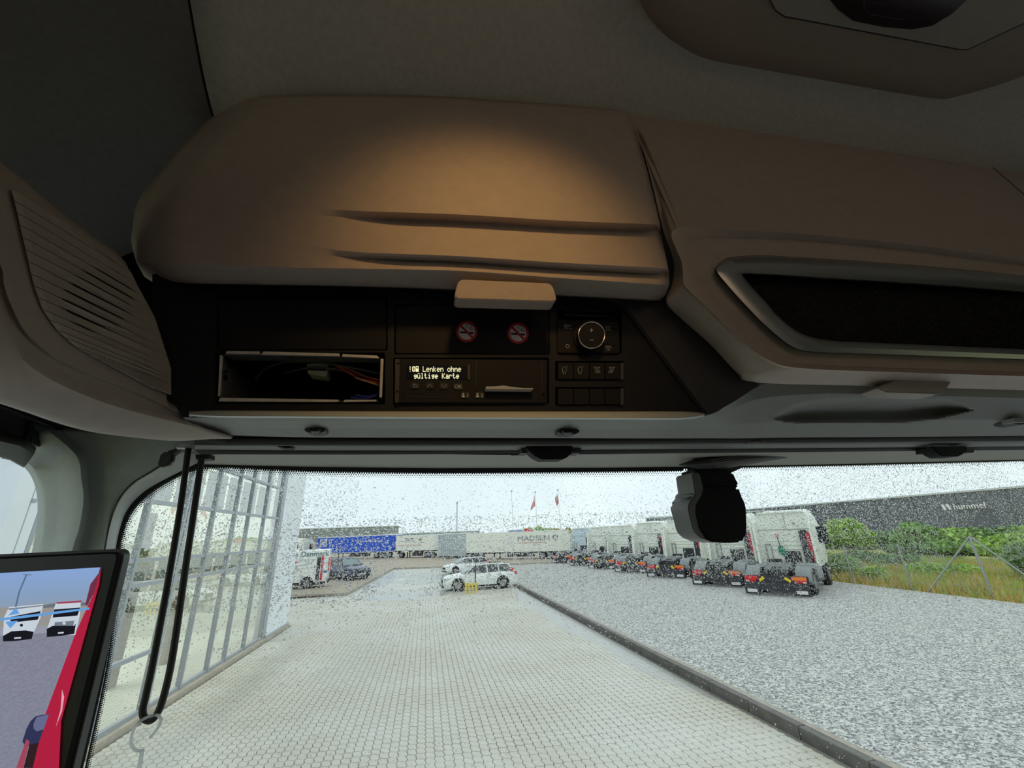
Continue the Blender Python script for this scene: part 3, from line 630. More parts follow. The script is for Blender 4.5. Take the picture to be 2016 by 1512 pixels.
structure(B().tube([PY(1955, 330, .475), PY(1990, 360, .468), PY(2040, 405, .455)], .0006, 5).out('trim_8', gasket))
# ------------------------------------------------------------------ left speaker panel (runs back along the cab side)
SP = thing('speaker_panel', 'beige side panel with slanting grille slats beside the dark fascia', 'speaker panel', PY(200, 800, .42))
def SY(x): return .335+.16*x/345.
TP = [(-420, -30), (-60, 268), (0, 318), (60, 366), (120, 418), (190, 470), (240, 508), (262, 548), (300, 620), (330, 720), (348, 795)]
CRS = [(-420, 230), (-60, 430), (0, 520), (8, 560), (22, 600), (48, 650), (90, 690), (140, 720), (200, 745), (270, 772), (352, 812)]
MD = [(-420, 280), (-60, 470), (-12, 545), (0, 590), (16, 630), (45, 675), (88, 712), (140, 738), (200, 762), (270, 788), (370, 828)]
LOW = [(-420, 540), (-60, 690), (0, 700), (20, 715), (45, 730), (75, 748), (115, 768), (165, 790), (225, 812), (300, 830), (400, 848)]
BOT = [(-420, 645), (-60, 772), (0, 790), (25, 798), (55, 808), (95, 822), (140, 836), (195, 848), (270, 858), (350, 864), (455, 864)]
BO2 = [(-420, 650), (-60, 776), (0, 795), (25, 803), (55, 813), (95, 827), (140, 841), (195, 853), (270, 862), (350, 868), (458, 861)]
def spl(P, f): return [PY(q[0], q[1], f(q[0])) for q in catmull(P, 6)]
mid = lambda A, Bq, t: [seg(a, b, t) for a, b in zip(A, Bq)]
B().grid([spl(TP, lambda x: SY(x)+.05), spl(TP, lambda x: SY(x)+.012), spl(mid(TP, CRS, .05), lambda x: SY(x)+.004), spl(mid(TP, CRS, .5), lambda x: SY(x)+.003), spl(CRS, lambda x: SY(x)+.003),
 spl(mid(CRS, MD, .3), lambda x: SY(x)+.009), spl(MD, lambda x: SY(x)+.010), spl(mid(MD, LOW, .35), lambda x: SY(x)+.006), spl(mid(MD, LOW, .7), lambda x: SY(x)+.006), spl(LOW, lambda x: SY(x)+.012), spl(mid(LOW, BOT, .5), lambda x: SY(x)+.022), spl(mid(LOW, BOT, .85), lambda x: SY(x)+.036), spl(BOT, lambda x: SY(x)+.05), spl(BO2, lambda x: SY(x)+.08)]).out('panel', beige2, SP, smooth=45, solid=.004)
VPt = (1090., 1050.)
Lft = resamp([(22, 372), (34, 420), (50, 490), (66, 560), (84, 610), (111, 649), (150, 684), (200, 712), (250, 738), (300, 765)], 22)
RBd = np.array([(70, 378), (120, 424), (190, 476), (240, 514), (258, 552), (296, 622), (327, 720), (342, 786), (344, 800)])
def hitR(p):
    d = np.array(VPt)-p; best = None
    for a, c_ in zip(RBd[:-1], RBd[1:]):
        e = c_-a; M_ = np.array([[d[0], -e[0]], [d[1], -e[1]]]); t, u = np.linalg.solve(M_, a-p)
        if 0 <= u <= 1 and t > 0 and (best is None or t > best): best = t
    return None if best is None else p+d*best
slab_rec = []
for i in range(len(Lft)-1):
    a0, a1 = Lft[i], Lft[i+1]; r0, r1 = hitR(a0), hitR(a1)
    if r0 is None or r1 is None: continue
    if np.linalg.norm(r0-a0) < 12: continue
    top, bot = [], []
    for t in np.linspace(0, 1, 26):
        for (a, r_, lst, s_) in ((a0, r0, top, 1), (a1, r1, bot, -1)):
            p = a+(r_-a)*t; dd = math.hypot((p[0]-188)/78, (p[1]-588)/66); g = .62+(2.3 if dd < 1 else 0)*min(1, (1-dd)*9 if dd < 1 else 0)
            g *= (1-.35*t)
            lst.append((p[0], p[1]+s_*g))
    poly = top+bot[::-1]
    front = [PY(p[0], p[1], SY(p[0])-.001) for p in poly]
    B().prism(front, (.0025, .004, 0)).out('slat', beige2, SP)
sp_ = resamp([(188+78*math.cos(a), 588+66*math.sin(a)) for a in np.linspace(0, 2*math.pi, 30)], 30)
gb_ = []
for p in Lft:
    r_ = hitR(p)
    if r_ is not None: gb_.append([PY(*(p+(r_-p)*t), SY((p+(r_-p)*t)[0])+.0016) for t in np.linspace(.004, .996, 14)])
B().grid(gb_).out('grille_backing', mat('grille_dark', (.03, .026, .022), .8), SP, smooth=60)
# ------------------------------------------------------------------ door rail, pillar and side window surround
def wl(px, py, X=-.735): return PX(px, py, X)
structure(B().grid([[wl(*p) for p in resamp([(-420, 660), (-80, 772), (0, 800), (60, 818), (120, 842), (200, 862)], 20)], [wl(*p) for p in resamp([(-420, 760), (-80, 845), (0, 862), (40, 872), (62, 880), (150, 880)], 20)]]).out('trim_9', dgrey, solid=.006))
structure(B().grid([[PX(*p, -.70) for p in resamp([(-420, 750), (-80, 840), (0, 850), (55, 868), (66, 884)], 16)], [PX(*p, -.69) for p in resamp([(-420, 770), (-80, 850), (0, 868), (50, 880), (64, 892)], 16)], [PX(*p, -.725) for p in resamp([(-420, 800), (-80, 872), (0, 893), (32, 902), (52, 915)], 16)], [PX(*p, -.745) for p in resamp([(-420, 802), (-80, 874), (0, 895), (31, 904), (50, 917)], 16)]]).out('trim_10', mat('door_frame_grey', (.15, .15, .14), .6, noise_=.05, scale=60), smooth=50, solid=.004))
structure(B().tube([PX(*p, -.69) for p in catmull([(-80, 775), (0, 799), (60, 822), (130, 848), (200, 862), (330, 874)], 5)], .004, 6).out('trim_11', gasket, smooth=60))
b = B(); b.tube([PX(*p, -.70) for p in catmull([(150, 858), (135, 868), (115, 878), (98, 885)], 4)], .006, 6); structure(b.out('trim_12', gasket, smooth=60))
structure(B().prism([PX(*p, -.715) for p in [(66, 832), (150, 856), (120, 880), (100, 884), (60, 872)]], (-.01, 0, 0)).out('trim_13', mat('rail_cap_grey', (.045, .05, .05), .6), bevel=.002))
# A pillar: columns from side window edge to windscreen edge
def col(pts, Ys): return [PY(q[0], q[1], q[2]) for q in catmull([(p[0], p[1], y) for p, y in zip(pts, Ys)], 6)]
c0 = [(32, 903), (60, 925), (76, 960), (80, 1005), (74, 1060), (62, 1110), (20, 1250), (-60, 1560)]
c1 = [(52, 903), (76, 925), (93, 960), (97, 1005), (92, 1060), (80, 1110), (38, 1250), (-40, 1560)]
c2 = [(62, 868), (110, 912), (125, 950), (130, 1000), (122, 1060), (105, 1110), (70, 1250), (-10, 1560)]
c3 = [(80, 850), (140, 900), (152, 945), (157, 985), (148, 1040), (133, 1090), (100, 1250), (20, 1560)]
c4 = [(120, 846), (165, 895), (172, 945), (174, 985), (166, 1040), (152, 1090), (120, 1250), (40, 1560)]
c5 = [(250, 850), (240, 900), (228, 935), (222, 970), (212, 1020), (200, 1090), (170, 1250), (90, 1560)]
c6 = [(395, 856), (310, 920), (262, 950), (232, 985), (214, 1030), (202, 1090), (178, 1250), (100, 1560)]
Yp = lambda v: [v]*8
structure(B().grid([col(c0, Yp(.985)), col(c1, Yp(.955)), col(inter(c1, c2, .5), Yp(.950)), col(c2, Yp(.94)), col(c3, Yp(.91)), col(inter(c3, c4, .4), Yp(.905)), col(c4, Yp(.925)), col(inter(c4, c5, .5), Yp(.93)), col(c5, Yp(.925)), col(c6, Yp(.93))]).out('trim_14', pillar_m, smooth=35, solid=.004))
c7 = [(400, 884), (325, 926), (276, 957), (248, 990), (231, 1034), (219, 1100), (196, 1250), (120, 1560)]
c8 = [(425, 900), (352, 934), (292, 966), (256, 1000), (238, 1040), (226, 1100), (204, 1250), (128, 1560)]
def colw(pts, o_): return [PW(q[0], q[1], o_) for q in catmull(pts, 6)]
structure(B().grid([col(c6, Yp(.93)), col(inter(c6, c7, .25), Yp(.925)), col(c7, Yp(.945)), colw(inter(c7, c8, .8), -.012)]).out('trim_15', pillar_l, smooth=40, solid=.003))
# closing strip between the blind end, the pillar and the panel
structure(B().grid([[PY(*p, .62) for p in resamp([(345, 852), (400, 862), (450, 866)], 10)], [PY(*p, .74) for p in resamp([(345, 872), (400, 876), (450, 880)], 10)], [PY(*p, .90) for p in resamp([(345, 884), (390, 890), (430, 891)], 10)]]).out('trim_16', dgrey, smooth=60, solid=.004))
# clip at the top of the pillar
CP = thing('visor_clip', 'small dark plastic clip at the top of the left pillar', 'clip', PY(330, 900, .80))
slab('paddle', [(316, 890), (338, 888), (341, 896), (336, 912), (322, 919), (310, 919), (309, 912)], .80, .812, mat('clip_grey', (.06, .065, .06), .5), CP, bevel=.003)
B().tube([PY(*p, .806) for p in [(336, 893), (350, 886), (360, 880)]], [.006, .004, .003], 8).out('arm', dgrey, CP, smooth=60)
def translucent(name, col):
    m = bpy.data.materials.new(name); m.use_nodes = True; t = m.node_tree; p = t.nodes['Principled BSDF']; p.inputs['Base Color'].default_value = (*col, 1); p.inputs['Roughness'].default_value = .3
    tl = t.nodes.new('ShaderNodeBsdfTranslucent'); tl.inputs['Color'].default_value = (*col, 1); mx = t.nodes.new('ShaderNodeMixShader'); mx.inputs[0].default_value = .85
    t.links.new(p.outputs[0], mx.inputs[1]); t.links.new(tl.outputs[0], mx.inputs[2]); t.links.new(mx.outputs[0], t.nodes['Material Output'].inputs[0]); return m
clear = translucent('translucent_white_plastic', (.92, .95, .95))
# hanging black loop with hook ring
HL = thing('hanging_loop', 'long black loop hanging from a bracket at the left of the windscreen', 'hanging loop', PY(380, 885, .80))
lp = catmull([(371, 882, .78), (355, 1000, .78), (330, 1150, .78), (302, 1300, .78), (287, 1370, .78), (281, 1398, .78), (285, 1414, .78), (297, 1418, .78), (309, 1406, .78), (322, 1372, .78), (340, 1290, .78), (368, 1100, .78), (386, 980, .78), (397, 902, .78)], 8)
B().tube([PY(q[0], q[1], q[2]) for q in lp], [.0046]*len(lp), 10).out('cord', mat('black_cord', (.02, .018, .016), .5, noise_=.1, scale=200), HL, smooth=60)
B().tube([PY(*p, .78) for p in [(350, 879), (365, 878), (390, 880), (400, 888), (405, 896)]], .005, 8).out('bracket', chrome, HL, smooth=60)
slab('bracket_end', rrq((384, 895), (412, 893), (412, 903), (386, 905), 3), .77, .79, blackp, HL, bevel=.002)
RG = thing('plastic_ring', 'open white plastic ring hooked through the bottom of the black loop', 'ring', PY(285, 1480, .78))
rg = catmull([(295, 1452), (306, 1440), (315, 1425), (316, 1414), (309, 1408), (296, 1410), (282, 1416), (270, 1425), (262, 1440), (258, 1460), (263, 1473), (272, 1478), (283, 1476)], 6)
B().tube([PY(*q, .775) for q in rg], .0019, 8).out('ring', clear, RG, smooth=60)
B().tube([PY(*q, .775) for q in [(280, 1477), (277, 1495), (272, 1530)]], .0026, 8).out('stem', clear, RG, smooth=60)
# ------------------------------------------------------------------ mirror camera monitor
MO = thing('mirror_monitor', 'black framed camera monitor showing the truck flank and the yard', 'monitor', PY(100, 1300, .56))
fo = rrq((-240, 1102), (243, 1080), (112, 1620), (-330, 1620), 22, 6)
slab('housing', fo, .556, .575, mat('monitor_black', (.018, .018, .02), .35, noise_=.05, scale=80), MO, bevel=.005, seg=3)
YS = .5552
scr = [(-240, 1142), (197, 1117), (84, 1420), (60, 1512), (32, 1620), (-330, 1620)]
def em(n_, c_, s_=1.): return mat(n_, (.0, .0, .0), .9, emit=(c_, s_), spec=0)
skm = bpy.data.materials.new('screen_sky_picture'); skm.use_nodes = True
t = skm.node_tree; t.nodes.clear(); oo = t.nodes.new('ShaderNodeOutputMaterial'); e = t.nodes.new('ShaderNodeEmission'); tcx = t.nodes.new('ShaderNodeTexCoord'); sx = t.nodes.new('ShaderNodeSeparateXYZ'); rp = t.nodes.new('ShaderNodeValToRGB')
t.links.new(tcx.outputs['Generated'], sx.inputs[0]); t.links.new(sx.outputs['Z'], rp.inputs[0]); t.links.new(rp.outputs[0], e.inputs[0]); t.links.new(e.outputs[0], oo.inputs[0])
rp.color_ramp.elements[0].color = (.26, .33, .42, 1); rp.color_ramp.elements[1].color = (.24, .37, .66, 1); rp.color_ramp.elements.new(.3).color = (.24, .34, .50, 1)
def flat(nm, pts, m_, k, par=MO): return B().prism([PY(p[0], p[1], YS-.00025*k) for p in pts], (0, .0002, 0)).out(nm, m_, par)
SCN = slab('screen', scr, YS, .557, em('screen_base', (.13, .14, .17)), MO)
def sf(nm, pts, m_, k): return flat(nm, pts, m_, k, SCN)
sf('picture_sky', [(-240, 1142), (197, 1117), (178, 1190), (160, 1192), (0, 1200), (-240, 1212)], skm, 1)
grm = bpy.data.materials.new('screen_paving_picture'); grm.use_nodes = True; t = grm.node_tree; t.nodes.clear()
oo = t.nodes.new('ShaderNodeOutputMaterial'); e = t.nodes.new('ShaderNodeEmission'); tcx = t.nodes.new('ShaderNodeTexCoord'); wv = t.nodes.new('ShaderNodeTexBrick')
wv.inputs['Scale'].default_value = 240; wv.inputs['Color1'].default_value = (.21, .22, .29, 1); wv.inputs['Color2'].default_value = (.26, .27, .34, 1); wv.inputs['Mortar'].default_value = (.16, .17, .22, 1)
wv.inputs['Mortar Size'].default_value = .02
mpp = t.nodes.new('ShaderNodeMapping'); mpp.inputs['Rotation'].default_value = (math.pi/2, 0, .5)
t.links.new(tcx.outputs['Object'], mpp.inputs[0]); t.links.new(mpp.outputs[0], wv.inputs['Vector']); t.links.new(wv.outputs[0], e.inputs[0]); t.links.new(e.outputs[0], oo.inputs[0])
sf('picture_paving', [(-240, 1252), (0, 1252), (80, 1247), (165, 1238), (84, 1420), (60, 1512), (32, 1620), (-330, 1620)], grm, 1)
sf('picture_wet_paving', [(-240, 1235), (20, 1235), (75, 1233), (158, 1225), (165, 1238), (80, 1247), (0, 1252), (-240, 1254)], em('screen_wet', (.30, .31, .38)), 2)
sf('picture_building', [(-240, 1200), (30, 1196), (60, 1190), (110, 1188), (176, 1192), (160, 1236), (-240, 1240)], em('screen_far', (.30, .29, .27)), 1.5)
sf('picture_hedge', [(85, 1192), (110, 1187), (140, 1186), (176, 1186), (174, 1192), (85, 1197)], em('screen_hedge', (.14, .17, .19)), 2)
sf('picture_truck_side', [(199, 1117), (186, 1165), (150, 1243), (112, 1345), (84, 1420), (60, 1512), (30, 1630), (110, 1630), (120, 1420), (195, 1150)], em('screen_red', (.42, .015, .05)), 3)
sf('picture_truck_side_edge', [(178, 1150), (199, 1122), (199, 1117), (186, 1165), (171, 1193), (168, 1190)], em('screen_red_dark', (.16, .03, .06)), 4)
sf('picture_truck_highlight', [(122, 1358), (126, 1372), (122, 1400), (110, 1430), (119, 1398), (121, 1375)], em('screen_pink', (.75, .35, .42)), 4)
sf('picture_fuel_tank', [(44, 1460), (52, 1435), (60, 1420), (70, 1410), (97, 1405), (84, 1440), (72, 1475), (60, 1470), (50, 1468)], em('screen_tank', (.03, .035, .09)), 5)
sf('picture_tank_shine', [(66, 1425), (72, 1412), (96, 1406), (86, 1436), (72, 1440), (66, 1434)], em('screen_tank_shine', (.13, .14, .26)), 6)
sf('picture_step', [(32, 1512), (52, 1455), (58, 1460), (45, 1512)], em('screen_step', (.35, .06, .10)), 6)
sf('picture_step', [(46, 1512), (58, 1466), (76, 1462), (64, 1512)], em('screen_step_dark', (.03, .015, .02)), 6)
wtm, bkm, gym = em('screen_white', (.55, .62, .70)), em('screen_black', (.01, .01, .015)), em('screen_grey', (.18, .20, .24))
# two lorries in the picture
sf('picture_lorry_cab', [(18, 1195), (85, 1189), (80, 1215), (64, 1250), (60, 1256), (12, 1262), (6, 1250), (8, 1215)], wtm, 5)
sf('picture_lorry_glass', [(22, 1214), (80, 1203), (74, 1220), (20, 1226)], bkm, 6)
sf('picture_lorry_visor', [(16, 1198), (86, 1191), (84, 1193), (18, 1201)], gym, 6)
sf('picture_lorry_grille', [(6, 1252), (22, 1243), (50, 1241), (66, 1244), (62, 1258), (30, 1262), (6, 1263)], bkm, 7)
sf('picture_lorry_emblem', circ(42, 1231, 3, 10), bkm, 7)
sf('picture_lorry_plate', [(28, 1255), (41, 1254), (41, 1257), (28, 1258)], wtm, 8)
sf('picture_lorry_cab', [(110, 1187), (159, 1184), (157, 1212), (148, 1250), (96, 1252), (92, 1240), (104, 1205)], wtm, 5)
sf('picture_lorry_roof', [(110, 1186), (161, 1182), (159, 1186), (112, 1189)], em('screen_red_roof', (.35, .05, .08)), 6)
sf('picture_lorry_glass', [(106, 1200), (158, 1196), (152, 1212), (104, 1216)], bkm, 6)
sf('picture_lorry_grille', [(108, 1225), (146, 1222), (143, 1236), (106, 1238)], gym, 6)
sf('picture_lorry_bumper', [(92, 1238), (104, 1232), (146, 1232), (149, 1228), (146, 1248), (120, 1252), (92, 1254)], bkm, 7)
sf('picture_lorry_emblem', circ(126, 1227, 3.2, 10), wtm, 8)
sf('picture_lorry_plate', [(114, 1245), (125, 1244), (125, 1247), (114, 1248)], wtm, 8)
bl_ = em('screen_blue_line', (.13, .34, .70))
sf('distance_line', [(-60, 1222), (20, 1215), (100, 1205), (176, 1196), (176, 1200), (100, 1210), (20, 1220), (-60, 1227)], bl_, 9)
sf('distance_arrow', [(16, 1212), (31, 1196), (38, 1208)], bl_, 9); sf('distance_arrow', [(10, 1224), (35, 1222), (20, 1237)], bl_, 9)
B().tube([PY(*p, YS-.002) for p in [(52, 1132), (38, 1165), (31, 1195)]], .0006, 4).out('picture_mast', em('screen_mast', (.10, .16, .26)), SCN)
strokes('picture_mast', [[(46, 1131), (62, 1132)]], YS-.002, em('screen_mast_top', (.10, .16, .26)), SCN, 1.4)
# ================================================================== outside
def hz_at(px, py, dist):
    d = ray(px, py); h = math.hypot(d[0], d[1]); return (d[0]/h*dist, d[1]/h*dist, HZ+d[2]/h*dist)
def ground_mat(name, c1, c2, scale, rough=.6, bump=.5, c3=None, vor=False, wet=None):
    m = bpy.data.materials.new(name); m.use_nodes = True; t = m.node_tree; b = t.nodes['Principled BSDF']; b.inputs['Roughness'].default_value = rough
    tx = t.nodes.new('ShaderNodeTexCoord'); n = t.nodes.new('ShaderNodeTexVoronoi' if vor else 'ShaderNodeTexNoise'); n.inputs['Scale'].default_value = scale
    if not vor: n.inputs['Detail'].default_value = 8; n.inputs['Roughness'].default_value = .7
    r = t.nodes.new('ShaderNodeValToRGB'); r.color_ramp.elements[0].color = (*c1, 1); r.color_ramp.elements[1].color = (*c2, 1)
    r.color_ramp.elements[0].position = .1 if vor else .35; r.color_ramp.elements[1].position = .9 if vor else .65
    t.links.new(tx.outputs['Object'], n.inputs['Vector'])
    if vor:
        sp = t.nodes.new('ShaderNodeSeparateColor'); t.links.new(n.outputs['Color'], sp.inputs[0]); t.links.new(sp.outputs[0], r.inputs[0])
    else: t.links.new(n.outputs['Fac'], r.inputs[0])
    last = r.outputs[0]
    if c3:
        n2 = t.nodes.new('ShaderNodeTexNoise'); n2.inputs['Scale'].default_value = .35; n2.inputs['Detail'].default_value = 5
        mr = t.nodes.new('ShaderNodeMapRange'); mr.inputs['From Min'].default_value = .5; mr.inputs['From Max'].default_value = .72
        mx = t.nodes.new('ShaderNodeMix'); mx.data_type = 'RGBA'; mx.inputs['B'].default_value = (*c3, 1)
        t.links.new(tx.outputs['Object'], n2.inputs['Vector']); t.links.new(n2.outputs['Fac'], mr.inputs['Value']); t.links.new(mr.outputs[0], mx.inputs['Factor']); t.links.new(last, mx.inputs['A']); last = mx.outputs['Result']
    t.links.new(last, b.inputs['Base Color'])
    bp = t.nodes.new('ShaderNodeBump'); bp.inputs['Strength'].default_value = bump; bp.inputs['Distance'].default_value = .02
    t.links.new(n.outputs['Distance' if vor else 'Fac'], bp.inputs['Height']); t.links.new(bp.outputs[0], b.inputs['Normal']); return m
def zpoly(name, pts, z, m, kind='structure', lab=None, cat=None):
    o = B().add([(p[0], p[1], z) for p in pts], [tuple(range(len(pts)))]).out(name, m); return tag(o, lab, cat, kind=kind)
grass_m = ground_mat('grass_ground', (.26, .32, .07), (.46, .40, .14), 1.4, .9, .4, c3=(.52, .36, .15))
sett_m = ground_mat('brown_sett', (.36, .29, .21), (.46, .38, .28), 6., .6, .3)
zpoly('ground_grass', [(-400, -60), (600, -60), (600, 700), (-400, 700)], -.06, grass_m)
zpoly('ground_sett', [(-60, 27.4), (-4.2, 26.7), (-3.05, 46.8), (2.15, 45), (8, 44), (16, 42.5), (45, 75), (40, 120), (-90, 120), (-90, 60)], .10, sett_m)
# paving beyond the modelled blocks: the same blocks, too far away to tell apart
pv = bpy.data.materials.new('far_paving'); pv.use_nodes = True; t = pv.node_tree; b = t.nodes['Principled BSDF']
tx = t.nodes.new('ShaderNodeTexCoord'); br = t.nodes.new('ShaderNodeTexBrick'); br.inputs['Scale'].default_value = 1
br.inputs['Brick Width'].default_value = .2; br.inputs['Row Height'].default_value = .165; br.inputs['Mortar Size'].default_value = .006; br.inputs['Color1'].default_value = (.56, .55, .50, 1); br.inputs['Color2'].default_value = (.62, .61, .56, 1); br.inputs['Mortar'].default_value = (.30, .29, .26, 1)
mp = t.nodes.new('ShaderNodeMapping'); mp.inputs['Rotation'].default_value = (0, 0, math.pi/2)
n2 = t.nodes.new('ShaderNodeTexNoise'); n2.inputs['Scale'].default_value = .5; n2.inputs['Detail'].default_value = 6
mr = t.nodes.new('ShaderNodeMapRange'); mr.inputs['To Min'].default_value = .3; mr.inputs['To Max'].default_value = .7; mr.inputs['From Min'].default_value = .38; mr.inputs['From Max'].default_value = .62
t.links.new(tx.outputs['Object'], mp.inputs[0]); t.links.new(mp.outputs[0], br.inputs['Vector']); t.links.new(br.outputs[0], b.inputs['Base Color'])
t.links.new(tx.outputs['Object'], n2.inputs['Vector']); t.links.new(n2.outputs['Fac'], mr.inputs[0]); t.links.new(mr.outputs[0], b.inputs['Roughness'])
zpoly('ground_paving_far', [(-30, 25.4), (5.15, 25.4), (5.15, 26), (5.9, 46), (-3.05, 48), (-4.2, 27.2), (-30, 27.6)], 0, pv)
joint = mat('sand_joint', (.24, .225, .19), .9, noise_=.2, scale=60)
PG = B().add([(-9, -2, -.016), (5.2, -2, -.016), (5.2, 25.42, -.016), (-9, 25.42, -.016)], [(0, 1, 2, 3)]).out('ground_paving', joint); structure(PG)
# paving blocks with the wavy interlocking outline
A_, B_ = .125, .155
def block_outline(g=.0038):
    d = .013; a, b_ = A_, B_
    E1 = [(0, 0), (.25*a, d), (.75*a, -d)]; E2 = [(0, 0), (d, .25*b_), (-d, .75*b_)]
    P = [(x, y) for x, y in E1]+[(a+x, y) for x, y in E2]+[(a-x, b_-y) for x, y in [(0, 0), (.25*a, d), (.75*a, -d)]]+[(-x, b_-y) for x, y in [(0, 0), (d, .25*b_), (-d, .75*b_)]]
    P = [(0, 0), (.25*a, d), (.75*a, -d), (a, 0), (a+d, .25*b_), (a-d, .75*b_), (a, b_), (.75*a, b_-d), (.25*a, b_+d), (0, b_), (-d, .75*b_), (d, .25*b_)]
    cx, cy = a/2, b_/2
    return [(cx+(x-cx)*(1-2*g/a), cy+(y-cy)*(1-2*g/b_)) for x, y in P]
OUT = block_outline()
pav_m = bpy.data.materials.new('paving_block'); pav_m.use_nodes = True; t = pav_m.node_tree; b = t.nodes['Principled BSDF']
ge = t.nodes.new('ShaderNodeNewGeometry'); na = t.nodes.new('ShaderNodeTexNoise'); na.inputs['Scale'].default_value = .45; na.inputs['Detail'].default_value = 6
nb = t.nodes.new('ShaderNodeTexNoise'); nb.inputs['Scale'].default_value = 6.; nb.inputs['Detail'].default_value = 4
ra = t.nodes.new('ShaderNodeValToRGB'); ra.color_ramp.elements[0].position = .35; ra.color_ramp.elements[0].color = (.58, .54, .44, 1); ra.color_ramp.elements[1].position = .6; ra.color_ramp.elements[1].color = (.68, .665, .60, 1)
mm = t.nodes.new('ShaderNodeMix'); mm.data_type = 'RGBA'; mm.blend_type = 'MULTIPLY'; mm.inputs['Factor'].default_value = 1; mrr = t.nodes.new('ShaderNodeMapRange'); mrr.inputs['To Min'].default_value = .85; mrr.inputs['To Max'].default_value = 1.12
t.links.new(ge.outputs['Position'], na.inputs['Vector']); t.links.new(ge.outputs['Position'], nb.inputs['Vector']); t.links.new(na.outputs['Fac'], ra.inputs[0]); t.links.new(nb.outputs['Fac'], mrr.inputs[0])
t.links.new(ra.outputs[0], mm.inputs['A']); t.links.new(mrr.outputs[0], mm.inputs['B']); t.links.new(mm.outputs['Result'], b.inputs['Base Color'])
mr2 = t.nodes.new('ShaderNodeMapRange'); mr2.inputs['From Min'].default_value = .35; mr2.inputs['From Max'].default_value = .65; mr2.inputs['To Min'].default_value = .35; mr2.inputs['To Max'].default_value = .75
t.links.new(na.outputs['Fac'], mr2.inputs[0]); t.links.new(mr2.outputs[0], b.inputs['Roughness'])
def proj(p):
    c = RW.T @ np.array([p[0], p[1], p[2]-HZ]); return (CX+F_PX*c[0]/-c[2], CY-F_PX*c[1]/-c[2]) if c[2] < 0 else (-9e9, 0)
bme = bpy.data.meshes.new('paving_block'); n = len(OUT); ins = [(A_/2+(x-A_/2)*.95, B_/2+(y-B_/2)*.96) for x, y in OUT]
bme.from_pydata([(x, y, 0) for x, y in ins]+[(x, y, -.003) for x, y in OUT]+[(x, y, -.02) for x, y in OUT], [], [tuple(range(n))]+[((i+1) % n, i, i+n, (i+1) % n+n) for i in range(n)]+[((i+1) % n+n, i+n, i+2*n, (i+1) % n+2*n) for i in range(n)])
bme.materials.append(pav_m)
cells = []
for i in range(-73, 43):
    for j in range(26, 165):
        x, y = i*A_-.03, j*B_
        if (x < -4.72 and y < 18.3) or x < -8.9 or x+A_ > 5.19 or y+B_ > 25.45: continue
        q = proj((x, y, 0)); cells.append((0 if (190 < q[0] < 1720 and 0 < q[1] < 1540) else 1, y, x))
cells.sort(key=lambda c: (c[0], c[1]))
V = []; Fq = []
for k, (v_, y, x) in enumerate(cells):
    dz = random.uniform(-.002, .002)
    if v_ == 0 and k < 300:
        o = bpy.data.objects.new('paving_block', bme); C.objects.link(o); o.location = (x, y, dz); o.parent = PG
    else:
        nn = len(V); V += [(x+p[0], y+p[1], dz) for p in ins]+[(x+p[0], y+p[1], -.018+dz) for p in OUT]
        Fq += [tuple(nn+i for i in range(n))]+[(nn+(i+1) % n, nn+i, nn+i+n, nn+(i+1) % n+n) for i in range(n)]
me = bpy.data.meshes.new('paving_blocks'); me.from_pydata(V, [], Fq); tag(finish('paving_blocks', me, pav_m, PG), kind='stuff')
# gravel yard
grav_m = ground_mat('gravel_ground', (.20, .205, .20), (.78, .77, .73), 26., .8, 1., vor=True)
zpoly('ground_gravel', [(5.3, -2), (21, -2), (19.7, 12), (20.2, 18.4), (21, 26), (40, 60), (16, 44), (5.9, 46)], .02, grav_m)
stones = B(); N_ = 42000
cols = [mat('stone_grey', (.56, .56, .53), .7), mat('stone_light', (.84, .83, .78), .7), mat('stone_dark', (.20, .20, .20), .7), mat('stone_tan', (.50, .42, .31), .7)]
xs_ = 5.35+rng.random(N_)**1.15*10; ys_ = 4.2+rng.random(N_)**1.35*14; sz = .009+.012*rng.random(N_); an = rng.random(N_)*6.28; mi_ = rng.choice(4, N_, p=[.36, .24, .30, .10])
base = np.array([(1, 0, .1), (.3, .8, 0), (-.7, .6, .1), (-.9, -.4, 0), (.2, -.8, .1), (0, .1, .75)])
ca, sa = np.cos(an)*sz, np.sin(an)*sz; jit = 1+.35*(rng.random((N_, 6))-.5)
VX = base[:, 0]*jit; VY = base[:, 1]*jit*.75
P3 = np.stack([xs_[:, None]+VX*ca[:, None]-VY*sa[:, None], ys_[:, None]+VX*sa[:, None]+VY*ca[:, None], .018+base[:, 2]*sz[:, None]*np.ones((N_, 6))], 2).reshape(-1, 3)
fc = np.array([(i, (i+1) % 5, 5) for i in range(5)]); FF = (fc[None]+6*np.arange(N_)[:, None, None]).reshape(-1, 3)
me = bpy.data.meshes.new('gravel_stones'); me.vertices.add(len(P3)); me.vertices.foreach_set('co', P3.ravel()); me.loops.add(FF.size); me.loops.foreach_set('vertex_index', FF.ravel().astype(np.int32))
me.polygons.add(len(FF)); me.polygons.foreach_set('loop_start', (np.arange(len(FF))*3).astype(np.int32)); me.update(calc_edges=True)
o = finish('gravel_stones', me, cols); me.polygons.foreach_set('material_index', np.repeat(mi_, 5).astype(np.int32)); tag(o, 'loose grey gravel covering the yard right of the kerb', 'gravel', kind='stuff')
